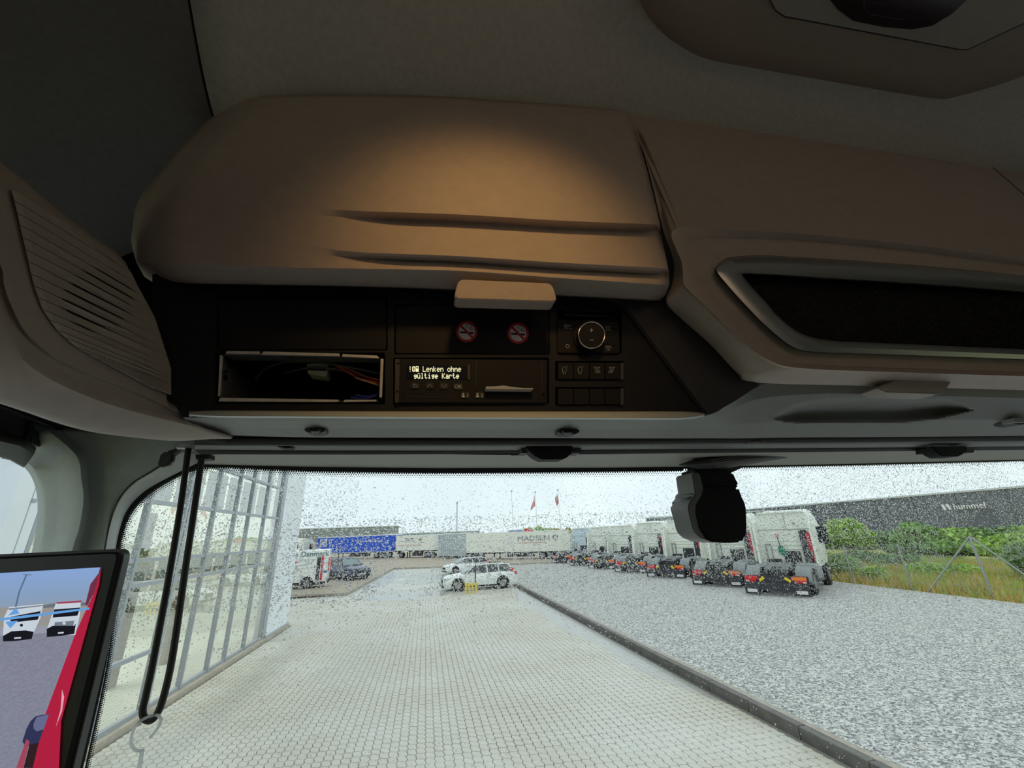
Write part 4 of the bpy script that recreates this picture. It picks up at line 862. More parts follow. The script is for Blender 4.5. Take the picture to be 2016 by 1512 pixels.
# kerbs
kerb_m = mat('dark_wet_kerb', (.13, .12, .11), .55, noise_=.25, scale=5, bump=.4, bscale=60); kerb_t = mat('kerb_concrete', (.40, .36, .30), .7, noise_=.15, scale=8)
def kerb(lab, pts, wd=.12, h=.15, z0=-.05):
    K = thing('kerb', lab, 'kerb', (pts[0][0], pts[0][1], 0))
    for a, b_ in zip(pts[:-1], pts[1:]):
        a, b_ = Vector((*a, 0)), Vector((*b_, 0)); L = (b_-a).length; n_ = max(1, int(L/1.0)); d = (b_-a)/L; rz = math.atan2(d.y, d.x)
        for k in range(n_):
            c_ = a+d*L*(k+.5)/n_; B().box((c_.x, c_.y, (z0+h)/2+random.uniform(-.003, .003)), (L/n_-.012, wd, h-z0), rz).out('kerbstone', kerb_m if lab.startswith('long') else kerb_t, K, bevel=.008, seg=1)
kerb('long dark kerb running between the paved yard and the gravel', [(5.25, 2.2), (5.25, 25.2)])
structure(B().b2((5.31, 2.2, .05), (5.42, 25.2, .152)).out('kerb_backing', kerb_t))
kerb('pale kerb of the raised island behind the glass building', [(-14, 27.5), (-7.3, 27.25), (-4.2, 26.7)], h=.16)
kerb('pale kerb running away from the corner of the raised island', [(-4.2, 26.7), (-3.05, 46.8)], h=.16)
kerb('pale far kerb crossing behind the white cars', [(-3.05, 46.8), (2.15, 45), (8, 44), (16, 42.5)], h=.16)
kerb('short kerb end beside the white estate car', [(5.25, 25.2), (5.5, 33), (5.9, 44.5)], h=.14)
puddle_m = glassy('puddle_water', (.90, .91, .92), .12, .22)
def puddle(lab, pts):
    P = catmull([(p[0], p[1], 0) for p in pts+[pts[0]]], 5); o = B().add([(p[0], p[1], .004) for p in P[:-1]], [tuple(range(len(P)-1))]).out('puddle', puddle_m); tag(o, lab, 'puddle', kind='stuff')
puddle('long pale puddle lying along the foot of the dark kerb', [(5.17, 7.3), (4.75, 8.5), (4.5, 10), (4.55, 12), (4.25, 14), (4.3, 17), (4.1, 20), (4.6, 23), (5.17, 24.3), (5.18, 18), (5.18, 12)])
puddle('narrow puddle beside the island kerb, reflecting the blue trailer', [(-3.6, 28), (-2.9, 30), (-1.9, 36), (-1.8, 42), (-2.6, 43), (-3.3, 38), (-3.7, 32)])
puddle('shallow wet patch in front of the white estate car', [(-3, 24), (-1, 23.3), (1, 24), (1.2, 25.5), (-.5, 26.5), (-2.5, 26)])
puddle('shallow wet patch left of the second white car', [(-1.5, 33), (1.5, 31), (1.8, 35), (.5, 40), (-1, 39)])
# ------------------------------------------------------------------ glass fronted building at the left
X0 = -4.85
BD = thing('glass_fronted_building', 'glass fronted building with white end wall along the left of the yard', 'building', (X0, 12, 0))
fr_m = mat('facade_frame_grey', (.42, .45, .49), .45, .3); wh_m = mat('white_wall_panel', (.88, .92, .96), .45, noise_=.03, scale=2); pane_m = glassy('facade_glass', (.90, .94, .90), .50, .0)
backing_m = mat('cream_pane_backing', (.80, .84, .74), .8); crm = mat('cream_room', (.64, .66, .60), .8)
MY = [6.55, 8.05, 8.75, 9.98, 11.21, 12.37, 13.27, 14.46, 15.74]
TZ = [.12, 2.22, 2.62, 3.6, 4.55, 6.0, 7.6]
for y in MY: B().b2((X0-.06, y-.035, 0), (X0+.035, y+.035, 8.2)).out('mullion', fr_m, BD, bevel=.006, seg=1)
B().b2((X0-.06, 10.06, 0), (X0+.03, 10.16, 8.2)).out('mullion', fr_m, BD)
for z in TZ: B().b2((X0-.05, 6.5, z-.035), (X0+.02, 16.0, z+.035)).out('transom', fr_m, BD)
B().b2((X0-.05, 8.05, 1.02), (X0+.02, 10.0, 1.09)).out('transom', fr_m, BD)
B().b2((X0-.2, 15.74, 0), (X0+.05, 16.0, 8.2)).out('corner_post', fr_m, BD)
for i, (y0, y1) in enumerate(zip(MY[:-1], MY[1:])):
    for j, (z0, z1) in enumerate(zip(TZ[:-1], TZ[1:])):
        B().add([(X0-.014, y0+.02, z0+.02), (X0-.014, y1-.02, z0+.02), (X0-.014, y1-.02, z1-.02), (X0-.014, y0+.02, z1-.02)], [(0, 1, 2, 3)]).out('glass_pane', pane_m, BD)
        if j in (3, 4) or (j == 1): B().b2((X0-.30, y0+.06, z0+.02), (X0-.29, y1-.06, z1-.02)).out('pane_backing', backing_m, BD)  # cream sheets behind some pane rows, giving them a pale tone
for a, b_ in ((3.0, 4.9), (4.92, 6.35), (6.37, 6.5)): B().b2((X0-.25, a, 0), (X0+.04, b_, 8.2)).out('wall_panel', wh_m, BD)
B().b2((X0-.25, 16.0, .1), (X0+.06, 18.2, 8.3)).out('end_wall', wh_m, BD); B().b2((X0-.3, 15.95, 0), (X0+.1, 18.25, .14)).out('end_wall_foot', mat('foot_grey', (.45, .48, .5), .5), BD)
for i in range(4): B().b2((X0+.045, 6.36, 1.4+i*1.0), (X0+.055, 6.42, 1.44+i*1.0)).out('fixing', fr_m, BD)
B().b2((X0-.2, 2.8, -.02), (X0+.14, 18.2, .09)).out('plinth', mat('plinth_tan', (.46, .41, .33), .7, noise_=.1, scale=6), BD)
B().b2((-12, 3, .05), (X0-.1, 18, .1)).out('room_floor', crm, BD); B().b2((-12.2, 3, .1), (-12, 18, 8.2)).out('room_wall', crm, BD); B().b2((-12, 17.8, .1), (X0-.3, 18, 8.2)).out('room_wall', crm, BD); B().b2((-12.2, 3, 8.2), (X0+.06, 18.2, 8.4)).out('roof', wh_m, BD)
B().b2((X0-.6, 8.8, .1), (X0-.5, 9.0, 2.2)).b2((X0-1.6, 11.5, .1), (X0-1.5, 11.9, 3.6)).b2((X0-1.5, 13.4, .1), (X0-1.4, 13.6, 3.6)).out('inner_column', mat('brown_column', (.22, .18, .14), .7), BD)
B().b2((X0+.0, 8.42, 1.12), (X0+.012, 8.5, 1.3)).out('door_sticker', prt_w, BD)
for k_, yy in enumerate((7.5, 11.5, 15.5)):  # added fill lights with boxes above them, brightening the room behind the glass
    ld = bpy.data.lights.new('room_fill_light', 'AREA'); ld.energy = 270; ld.size = 1.6; ld.color = (1, 1, .95); lo = bpy.data.objects.new('room_fill_light', ld); C.objects.link(lo); lo.location = (-8.4, yy, 7.9)
    B().b2((-9.2, yy-.8, 7.95), (-7.6, yy+.8, 8.05)).out('fill_light_box', wh_m, BD)
# ------------------------------------------------------------------ vehicles
tyre_m = mat('tyre_rubber', (.02, .02, .022), .8); rim_m = mat('wheel_rim', (.30, .30, .32), .4, .6); rimw = mat('dark_rim', (.08, .08, .09), .4, .5)
vglass = mat('vehicle_glass', (.03, .04, .045), .08, spec=.8); vglass_l = mat('windscreen_tint', (.16, .24, .24), .08, spec=.8)
white_p = mat('white_paint', (.90, .93, .90), .35, coat=.3); cream_p = mat('cream_white_paint', (.88, .90, .80), .4, noise_=.03, scale=2)
cream_s = mat('cab_seam_grey', (.34, .35, .30), .6); dk = mat('chassis_black', (.035, .035, .042), .6, noise_=.3, scale=5); gyf = mat('mudguard_grey', (.24, .26, .265), .5, noise_=.1, scale=3)
lred = mat('tail_light_red', (.75, .02, .03), .35); lor = mat('tail_light_orange', (.95, .22, .03), .35); yel = mat('yellow_bracket', (.85, .62, .03), .5); redp = mat('red_stripe', (.62, .02, .06), .45)
def wheel(par, c, r, wd, ax='x', dark=False):
    a, b_ = Vector(c), Vector(c); k = 0 if ax == 'x' else 1; a[k] -= wd/2; b_[k] += wd/2
    ty = B().cyl(a, b_, r, 20).out('wheel', tyre_m, par, bevel=.02, seg=1)
    e = Vector((0, 0, 0)); e[k] = .012
    B().cyl(a-e, b_+e, r*.60, 14).out('rim', rimw if dark else rim_m, ty)
    return ty
def tractor(label, cab_mat, red=True, group=None):
    T = thing('tractor_unit', label, 'lorry', (0, 0, 0), group)
    b = B()
    for s_ in (-1, 1): b.b2((s_*.38-.05, .1, .72), (s_*.38+.05, 5.2, 1.0))
    b.b2((-.38, .3, .75), (.38, .45, .95)).b2((-.38, 2.2, .75), (.38, 2.4, .95)); b.out('chassis_frame', dk, T)
    B().b2((-1.2, -.02, .50), (1.2, .12, .82)).out('rear_beam', dk, T, bevel=.02)
    B().b2((-1.2, -.12, .06), (-.62, -.08, .56)).out('mudflap', dk, T); B().b2((.62, -.12, .06), (1.2, -.08, .56)).out('mudflap', dk, T); B().b2((-.62, -.1, .22), (.62, .0, .56)).out('underrun_bar', dk, T)
    for s_ in (-1, 1):
        x0, x1 = sorted((s_*.66, s_*1.25)); rows = []
        for th in np.linspace(-.15, math.pi+.1, 14):
            y, z = 1.15-math.cos(th)*.66, .52+math.sin(th)*.62; rows.append([(x0, y, z), (x0+.03, y, z+.02), (x1-.03, y, z+.02), (x1, y, z-.02)])
        B().grid(rows).out('mudguard', gyf, T, smooth=40, solid=.02)
        for q in (0, 1): pass
        wheel(T, (s_*.93, 1.15, .52), .52, .56); wheel(T, (s_*1.05, 4.95, .52), .52, .32)
        B().b2((s_*.62, -.05, .66), (s_*1.14, -.02, .80)).out('tail_light', lor if s_ > 0 else lred, T)
        B().b2((s_*.72, -.05, .52), (s_*1.14, -.02, .655)).out('tail_light', lred, T)
        B().b2((s_*1.0, -.06, .53), (s_*1.12, -.045, .62)).out('reverse_light', prt_w, T)
        B().prism([(s_*.42, -.06, .80), (s_*.60, -.06, .66), (s_*.56, -.06, .56), (s_*.36, -.06, .70)], (0, .02, 0)).out('yellow_wedge', yel, T)
        B().prism([(s_*.44, -.06, .46), (s_*.50, -.06, .42), (s_*.46, -.06, .30), (s_*.40, -.06, .36)], (0, .02, 0)).out('yellow_hook', yel, T)
        B().b2((s_*.72, -.14, .14), (s_*1.1, -.12, .27)).out('plate', prt_w, T)
    B().b2((-.45, .5, 1.0), (.45, 2.0, 1.06)).prism([(-.45, .95, 1.08), (.45, .95, 1.08), (.45, 1.75, 1.20), (-.45, 1.75, 1.20)], (0, 0, .05)).prism([(-.45, .45, 1.0), (-.2, .45, 1.0), (-.2, .95, 1.13), (-.45, .95, 1.13)], (0, 0, .04)).prism([(.2, .45, 1.0), (.45, .45, 1.0), (.45, .95, 1.13), (.2, .95, 1.13)], (0, 0, .04)).out('fifth_wheel', mat_fw, T)
    B().b2((.45, 2.05, .50), (1.22, 3.5, 1.12)).out('fuel_tank', gyf, T, bevel=.08, seg=3); B().b2((-1.22, 2.05, .50), (-.45, 3.5, 1.12)).out('fuel_tank', gyf, T, bevel=.08, seg=3)
    for y in (2.35, 2.8, 3.2): B().b2((.44, y, .49), (1.235, y+.07, 1.13)).out('tank_strap', prt, T, bevel=.01)
    B().tube([(.0, 3.5, 1.5), (.1, 3.0, 1.3), (-.1, 2.4, 1.2), (0, 1.9, 1.25)], .03, 6).out('air_line', blackp, T)
    # cab
    sec = [(-1.16, .95), (-1.24, 1.3), (-1.25, 2.72), (-1.17, 3.2), (-1.04, 3.52), (-.92, 3.60), (.92, 3.60), (1.04, 3.52), (1.17, 3.2), (1.25, 2.72), (1.24, 1.3), (1.16, .95)]
    rows = [[(x, 3.64, z) for x, z in sec], [(x, 4.0, z+.02*(z > 3)) for x, z in sec], [(x, 5.2, z+.12*(z > 3)) for x, z in sec], [(x*.985, 5.8, z-.15*(z > 3)) for x, z in sec], [(x*.95, 6.0, min(z, 2.7+(z-2.7)*.2)) for x, z in sec]]
    cb = B().grid(rows, closed=True); cb.add(rows[0], [tuple(range(12))]); cb.add(rows[-1], [tuple(range(12))]); cb.out('cab', cab_mat, T, smooth=30)
    B().b2((-1.22, 3.615, 2.70), (1.22, 3.64, 2.735)).b2((.12, 3.62, 2.75), (.135, 3.64, 3.6)).out('seam', cream_s, T)
    for z in (1.75, 1.95, 2.15): B().b2((-.95, 3.60, z), (.6, 3.64, z+.03)).out('rib', cab_mat, T)
    B().b2((-1.02, 3.56, 3.53), (1.02, 3.66, 3.62)).out('roof_lip', cab_mat, T, bevel=.02)
    B().b2((-1.0, 3.60, .9), (-.38, 3.66, 1.28)).out('tunnel_opening', dk, T); B().b2((-.22, 3.59, .9), (.48, 3.66, 1.66)).out('engine_opening', dk, T)
    B().cyl((.5, 3.6, 3.0), (.5, 3.65, 3.0), .05, 10).out('vent_cap', dk, T)
    B().b2((.64, 3.42, 1.0), (.98, 3.64, 2.66)).out('air_intake', dk, T, bevel=.05)
    if red: B().prism([(.90, 3.40, 2.5), (1.02, 3.40, 2.58), (1.10, 3.40, 2.45), (1.10, 3.40, 1.25), (1.0, 3.40, 1.2), (.92, 3.40, 1.9)], (0, .05, 0)).out('red_stripe', redp, T)
    for s_ in (-1, 1):
        B().prism([(s_*1.14, 3.0, 1.0), (s_*1.24, 3.0, 1.0), (s_*1.24, 3.15, 3.0), (s_*1.14, 3.15, 3.1)], (0, .52, 0)).out('side_fairing', cab_mat, T)
        B().b2((s_*1.25, 5.5, 1.9), (s_*1.5, 5.6, 2.8)).out('mirror', blackp, T, bevel=.03)
        B().b2((s_*1.235, 4.3, 2.0), (s_*1.255, 5.5, 2.8)).out('side_window', vglass, T)
        B().b2((s_*1.1, 2.05, .42), (s_*1.24, 3.5, .5)).out('side_skirt', dk, T)
    B().b2((-.95, 3.56, 1.3), (-.91, 3.62, 2.0)).b2((-.72, 3.56, 1.3), (-.68, 3.62, 2.0)).b2((-.95, 3.56, 1.98), (-.68, 3.62, 2.02)).out('grab_frame', mat_gf, T)
    B().b2((-1.1, 5.98, 1.9), (1.1, 6.02, 2.7)).out('windscreen', vglass, T)
    return T
mat_fw = mat('fifth_wheel_grey', (.16, .17, .175), .5, .3); mat_gf = mat('grab_frame_grey', (.30, .31, .28), .5)
grp = 'white tractor units parked in a row on the gravel'
T0 = tractor('nearest white tractor unit, right of the black sensor housing, with the green shovel', cream_p, group=grp)
TP_ = [((15.1, 17.45), None), ((15.0, 21.35), 'second nearest white tractor unit, its cab half hidden by the sensor housing'), ((14.75, 25.9), 'third nearest white tractor unit, just left of the sensor housing'),
       ((14.5, 30.2), 'fourth white tractor unit, middle one of the parked row'), ((14.1, 34.5), 'fifth white tractor unit from the right, two left of the sensor housing gap'),
       ((13.9, 38.9), 'sixth white tractor unit from the right, next to the end of the row'), ((13.6, 43.6), 'farthest bluish white tractor unit at the left end of the row')]
TP_[4] = (TP_[4][0], 'fifth tractor unit counted from the right, with a dark strip and no red one')
HD = -math.atan2(.813, .582)
for i, (p, lab) in enumerate(TP_):
    if i == 0: o = T0
    else: o = copy_tree(T0); o['label'] = lab
    q_ = .955 if i < 2 else .97; o.location = (p[0]*q_, p[1]*q_, .02); o.rotation_euler.z = HD; o.scale = (1, 1, .94 if i < 2 else (.92 if i < 4 else .89))
    for ch in list(o.children):
        if i >= 4 and ch.name.startswith('red_stripe'): bpy.data.objects.remove(ch)
        elif i == 6 and ch.name.startswith('cab'):
            ch.data = ch.data.copy(); ch.data.materials.clear(); ch.data.materials.append(mat('bluish_cab_paint', (.60, .72, .82), .4))
# shovel on the nearest cab
Ms = Matrix.Translation((15.1*.955, 17.45*.955, .02)) @ Matrix.Rotation(HD, 4, 'Z') @ Matrix.Diagonal((1, 1, .94, 1))
SV = thing('shovel', 'green shovel with red grip hung on the back of the nearest cab', 'shovel', (0, 0, 0))
B().tube([(-.32, 3.55, 2.36), (-.28, 3.55, 1.9)], .02, 6).out('shaft', dk, SV)
B().prism([(-.38, 3.54, 1.9), (-.18, 3.54, 1.9), (-.06, 3.54, 1.56), (-.12, 3.54, 1.48), (-.34, 3.54, 1.48), (-.40, 3.54, 1.6)], (0, .03, 0)).out('blade', mat('shovel_green', (.0, .22, .13), .4), SV)
B().tube([(-.38, 3.55, 2.50), (-.24, 3.55, 2.50), (-.29, 3.55, 2.36), (-.35, 3.55, 2.36)], .02, 6, closed=True).out('grip', mat('grip_red', (.7, .12, .08), .4), SV)
SV.matrix_world = Ms
# cars
def car(name, label, L, W, Hh, loc, rz, paint, prof, glass_prof, wheels, group=None):
    """local: nose at -x, tail at +x; prof = [(x, z shoulder, half width)], glass_prof = [(x, z roof)]"""
    T = thing(name, label, 'van' if name == 'van' else 'car', (0, 0, 0), group); rows = []
    for x, z, w_ in prof: rows.append([(x, -w_*.92, .2), (x, -w_, .32), (x, -w_, z*.62), (x, -w_*.985, z*.9), (x, -w_*.9, z), (x, w_*.9, z), (x, w_*.985, z*.9), (x, w_, z*.62), (x, w_, .32), (x, w_*.92, .2)])
    b = B().grid(rows, closed=True); b.add(rows[0], [tuple(range(10))]); b.add(rows[-1], [tuple(range(10))]); b.out('body', paint, T, smooth=40)
    if glass_prof:
        rows = []
        for x, z0, z1, w0, w1 in glass_prof: rows.append([(x, -w0, z0), (x, -w1, z1), (x, w1, z1), (x, w0, z0)])
        g = B().grid(rows); g.add(rows[0], [(0, 1, 2, 3)]); g.add(rows[-1], [(0, 1, 2, 3)]); g.out('glasshouse', vglass, T)
    for k in wheels:
        for s_ in (-1, 1):
            rr_ = k[1]; B().cyl((k[0], s_*(W/2-.24), rr_+.03), (k[0], s_*(W/2+.004), rr_+.03), rr_+.07, 20).out('wheel_arch', blackp, T); wheel(T, (k[0], s_*(W/2-.1), rr_), rr_, .22, 'y')
    T.location = loc; T.rotation_euler.z = rz; return T
def estate(label, loc, rz, group, nm='car', paint=None):
    P = paint or white_p
    prof = [(-2.36, .58, .62), (-2.30, .70, .80), (-2.1, .80, .88), (-1.7, .88, .91), (-1.1, .96, .925), (-.5, .97, .93), (.6, .985, .93), (1.6, 1.0, .92), (2.1, 1.02, .88), (2.32, .98, .80), (2.38, .7, .74)]
    gp = [(-1.12, .95, .97, .80, .78), (-.35, .97, 1.40, .82, .60), (.1, .97, 1.455, .84, .62), (1.0, .98, 1.455, .84, .62), (1.75, .99, 1.41, .82, .60), (2.24, 1.0, 1.02, .78, .72)]
    T = car(nm, label, 4.75, 1.86, 1.46, (0, 0, 0), 0, P, prof, gp, [(-1.45, .34), (1.42, .34)], group)
    B().grid([[(x, -w_, z), (x, -w_*.8, z+.03), (x, w_*.8, z+.03), (x, w_, z)] for x, w_, z in ((-.42, .60, 1.39), (.1, .63, 1.46), (1.0, .63, 1.46), (1.80, .60, 1.42), (2.0, .62, 1.36))]).out('roof', P, T, smooth=60, solid=.02)
    for s_ in (-1, 1):
        for x0, x1 in ((-.95, -.40), (.45, .42), (1.22, 1.15), (2.22, 1.85)):
            y0, y1 = s_*.835, s_*.625; B().tube([(x0, y0, .97), (x1, y1, 1.42)], .035, 5).out('pillar', P, T)
        B().tube([(-.2, s_*.56, 1.5), (0, s_*.56, 1.54), (1.5, s_*.56, 1.53), (1.7, s_*.56, 1.48)], .018, 5).out('roof_rail', blackp, T)
        B().prism([(-2.31, s_*.52, .66), (-2.31, s_*.80, .66), (-2.05, s_*.885, .72), (-2.05, s_*.885, .78), (-2.31, s_*.56, .74)], (-.01, s_*.012, .0)).out('headlight', vglass, T)
        B().b2((1.98, s_*.72, .98), (2.2, s_*.82, 1.16)).out('tail_light', lred, T)
        B().b2((2.28, s_*.60, .80), (2.40, s_*.86, .98)).out('tail_light', lred, T)
        B().b2((-.72, s_*.93, .95), (-.55, s_*1.04, 1.06)).out('mirror', P, T, bevel=.02)
        B().b2((-1.05, s_*.915, .22), (1.05, s_*.94, .30)).out('sill', blackp, T)
        for x in (-.45, .45, 1.25): B().b2((x, s_*.925, .35), (x+.01, s_*.937, .93)).out('door_gap', dk, T)
        for x in (.25, 1.05): B().b2((x, s_*.93, .84), (x+.18, s_*.95, .87)).out('door_handle', P, T)
    B().prism([(-1.06, -.74, 1.0), (-.42, -.57, 1.38), (-.42, .57, 1.38), (-1.06, .74, 1.0)], (-.01, 0, .02)).out('windscreen', vglass_l, T)
    B().b2((-2.39, -.42, .42), (-2.33, .42, .66)).out('grille', blackp, T, bevel=.02); B().b2((-2.41, -.75, .24), (-2.30, .75, .36)).out('bumper', dk, T); B().b2((-2.42, -.26, .36), (-2.40, .26, .45)).out('number_plate', prt_w, T)
    T.location = loc; T.rotation_euler.z = rz; return T
e1 = estate('nearer white estate car parked side-on behind the yellow posts', (3.05, 26.1, 0), math.radians(4), 'white cars in the yard')
e1.scale = (.88,)*3; e2 = copy_tree(e1); e2['label'] = 'farther white car, partly hidden behind the nearer white estate car'; e2.scale = (.8, .8, .8); e2.location = (3.35, 37.6, 0); e2.rotation_euler.z = math.radians(16)
dc = estate('dark blue car parked on the island behind the white van', (-6.1, 37.2, .1), math.radians(130), 'cars on the island', paint=mat('dark_blue_paint', (.03, .045, .10), .3, coat=.5))
VN = thing('van', 'white van with lettering on its side, half hidden by the white end wall', 'van', (0, 0, 0))
sec = [(-1.0, .25), (-1.02, .5), (-1.02, 1.4), (-.97, 2.2), (-.88, 2.56), (-.75, 2.62), (.75, 2.62), (.88, 2.56), (.97, 2.2), (1.02, 1.4), (1.02, .5), (1.0, .25)]
rows = [[(x, y*k, z0+(z-z0)*kz) for y, z in sec for z0 in (.25,)] for x, k, kz in ((2.9, .97, .985), (2.85, 1, 1), (-1.3, 1, 1), (-1.9, .97, .9), (-2.3, .93, .48), (-2.9, .85, .36))]
b = B().grid(rows, closed=True); b.add(rows[0], [tuple(range(12))]); b.add(rows[-1], [tuple(range(12))]); b.out('body', white_p, VN, smooth=30)
for k in (-2.05, 1.55):
    for s_ in (-1, 1): B().cyl((k, s_*.8, .38), (k, s_*1.024, .38), .43, 18).out('wheel_arch', blackp, VN); wheel(VN, (k, s_*.92, .35), .35, .22, 'y')
for s_ in (-1, 1): B().b2((2.88, s_*.82, 1.1), (2.96, s_*1.0, 2.0)).out('tail_light', lred, VN)
B().b2((2.1, -1.035, .5), (2.35, -1.01, 2.1)).out('dark_stripe', dk, VN); B().b2((2.9, -.9, .3), (2.98, .9, .5)).out('bumper', dk, VN)
B().b2((2.4, -1.03, .5), (2.55, -1.012, 2.2)).out('red_stripe', redp, VN); B().b2((2.60, -1.03, 1.0), (2.86, -1.012, 1.15)).out('blue_patch', mat('van_blue', (.05, .12, .40), .4), VN)
for z in (1.35, 1.95): B().b2((-1.2, -1.032, z), (2.05, -1.018, z+.025)).out('moulding', prt, VN)
B().b2((-2.9, -1.026, .22), (2.8, -1.0, .42)).out('sill', dk, VN)
text('lettering', 'Trucks Danmark', .52, (-.68, -1.0, 2.16), (1, 0, 0), (0, .2, 1), mat('van_lettering', (.03, .12, .13), .5), VN, ext=.01)
B().prism([(.3, -1.035, 1.5), (1.5, -1.035, 1.62), (1.6, -1.035, 1.85), (.45, -1.035, 1.80)], (0, .01, 0)).out('emblem_outline', prt, VN); B().prism([(.36, -1.04, 1.53), (1.44, -1.04, 1.65), (1.52, -1.04, 1.82), (.5, -1.04, 1.77)], (0, .01, 0)).out('emblem', white_p, VN)
B().prism([(.5, -1.046, 1.76), (.85, -1.046, 1.78), (.83, -1.046, 1.84), (.5, -1.046, 1.84)], (0, .006, 0)).out('emblem_mark', lred, VN)
B().b2((-.35, -1.04, 1.62), (.0, -1.02, 1.72)).out('flag_mark', mat('flag_blue', (.05, .06, .25), .5), VN); B().b2((-.35, -1.04, 1.52), (.0, -1.02, 1.61)).out('flag_mark', lred, VN)
VN.location = (-8.75, 31.6, .1); VN.rotation_euler.z = math.radians(7); VN.scale = (.87,)*3
# trailers
def trailer(label, a, b_, z0, z1, m, wheels=True, rail=None):
    a, b_ = Vector((*a, 0)), Vector((*b_, 0)); L = (b_-a).length; T = thing('trailer', label, 'trailer', (0, 0, 0))
    B().b2((0, 0, z0), (L, 2.5, z1)).out('box_body', m, T, bevel=.03)
    B().b2((-.02, -.02, z1-.12), (L+.02, 2.52, z1+.03)).out('top_rail', white_p if rail is None else rail, T); B().b2((0, .1, z0-.18), (L, 2.4, z0)).out('chassis', dk, T)
    if wheels:
        n_ = int(L/13*6)+2
        B().b2((L*.45, -.01, .35), (L*.72, .15, z0-.1)).out('side_guard', dk, T)
        for k in (.16, .80, .88, .96) if L > 8 else (.3, .5, .85): wheel(T, (L*k, .22, .5), .5, .4, 'y')
        for k in (.3, .36): B().b2((L*k, .1, .05), (L*k+.12, .25, z0)).out('support_leg', dk, T)
        for k in (.05, .6): B().b2((L*k, .0, .7), (L*k+.5, .2, z0)).out('pallet_box', dk, T)
    T.location = (a.x, a.y, .1); T.rotation_euler.z = math.atan2(b_.y-a.y, b_.x-a.x); return T, L
t1, L = trailer('blue curtain trailer with white square emblem in the far row', (-18.2, 81.0), (-5.1, 73.2), 1.1, 3.95, mat('blue_curtain', (.012, .09, .62), .5, noise_=.08, scale=1.5))
B().b2((.6, -.03, 2.2), (2.1, 0, 3.6)).out('emblem_square', prt_w, t1, bevel=.1); B().tube([(1.35+.5*math.cos(a), -.04, 2.9+.5*math.sin(a)) for a in np.linspace(.6, 6.0, 16)], .09, 5).out('emblem_ring', bpy.data.materials['blue_curtain'], t1); B().b2((1.35, -.07, 2.85), (1.85, -.03, 2.98)).out('emblem_bar', bpy.data.materials['blue_curtain'], t1)
B().b2((9.5, -.02, 2.85), (13.2, 0, 2.98)).out('stripe', prt_w, t1); B().b2((0, -.02, 1.0), (L, 0, 1.12)).out('lower_stripe', prt, t1)
t2, L = trailer('white trailer lettered THT beside the blue one', (-4.6, 72.3), (1.3, 66.6), 1.25, 3.9, cream_p)
text('lettering', 'THT', .95, (2.0, -.03, 2.75), (1, 0, 0), (0, 0, 1), mat('tht_grey', (.16, .17, .20), .5), t2, ext=.01)
B().prism([(4.9, -.02, 3.0), (5.3, -.02, 3.4), (5.7, -.02, 3.05), (5.3, -.02, 2.7)], (0, .01, 0)).out('emblem', mat('emblem_blue_grey', (.12, .22, .32), .5), t2); B().prism([(5.0, -.03, 2.9), (5.3, -.03, 3.05), (5.6, -.03, 2.9), (5.3, -.03, 2.7)], (0, .01, 0)).out('emblem', yel, t2); B().b2((.5, -.02, 2.1), (5.6, 0, 2.16)).out('stripe', prt_r, t2)
t3, L = trailer('plain grey container between two white trailers', (1.7, 63.5), (5.2, 59.5), .35, 3.75, mat('container_grey', (.42, .49, .52), .5, noise_=.05, scale=2), False)
for k in range(12): B().b2((.15+k*.42, -.03, .5), (.30+k*.42, 0, 3.6)).out('rib', bpy.data.materials['container_grey'], t3)
t4, L = trailer('long white trailer lettered MADSEN right of the grey container', (5.0, 56.0), (15.4, 48.6), 1.0, 3.85, cream_p)
text('lettering', 'MADSEN', 1.0, (7.1, -.03, 2.55), (1, 0, 0), (0, 0, 1), mat('madsen_grey', (.20, .22, .22), .5), t4, ext=.01, squash=1.05)
B().b2((7.1, -.03, 2.25), (10.7, 0, 2.3)).out('stripe', prt_r, t4)
B().tube([(11.9+.28*math.cos(a), -.03, 2.9+.35*math.sin(a)) for a in np.linspace(0, 5.2, 14)], .07, 5).out('emblem', bpy.data.materials['madsen_grey'], t4)
o = copy_tree(T0); o['label'] = 'white lorry cab with red trim in front of the blue trailer'; o['group'] = 'lorries in the far row'; o.location = (-16.9, 80.2, .1); o.rotation_euler.z = math.radians(60)
for t_, s_ in ((t1, .89), (t2, .83), (t3, .86), (t4, .79)): t_.scale = (1, 1, s_)
# far buildings
def bld(name, label, a, b_, z1, depth, m, z0=-.06):
    a, b_ = Vector((*a, 0)), Vector((*b_, 0)); L = (b_-a).length; T = thing(name, label, 'building', (0, 0, 0))
    B().b2((0, 0, z0), (L, depth, z1)).out('wall', m, T); B().b2((-.3, -.3, z1), (L+.3, depth+.3, z1+.35)).out('roof_edge', mat(name+'_edge', (.55, .6, .63), .5), T)
    T.location = (a.x, a.y, 0); T.rotation_euler.z = math.atan2(b_.y-a.y, b_.x-a.x); return T, L
g1, L = bld('grey_hall', 'low grey hall behind the blue trailer', (-78, 225), (-14, 225), 9.0, 12, mat('hall_grey', (.30, .32, .31), .7))
B().b2((8, -1, 9), (9, 0, 13)).out('chimney', mat('dark_vent', (.1, .1, .1), .6), g1)
for k in range(3): B().b2((20+k*14, -.4, 3), (30+k*14, 0, 7.6)).out('gate', mat('hall_gate_%d' % k, (.24, .26, .26), .6), g1)
g1b, L = bld('teal_roofed_hall', 'low hall with a teal roof edge behind the THT trailer', (-14, 190), (22, 185), hz_at(800, 1050, 190)[2]-.3, 12, mat('teal_wall', (.25, .42, .50), .6))
whm = mat('warehouse_dark_cladding', (.10, .115, .145), .6, noise_=.08, scale=.4)
dA, dB = ray(1440, 1000), ray(2300, 925)
A1 = hz_at(1400, 1008, 175); zt = A1[2]
dd = 80.
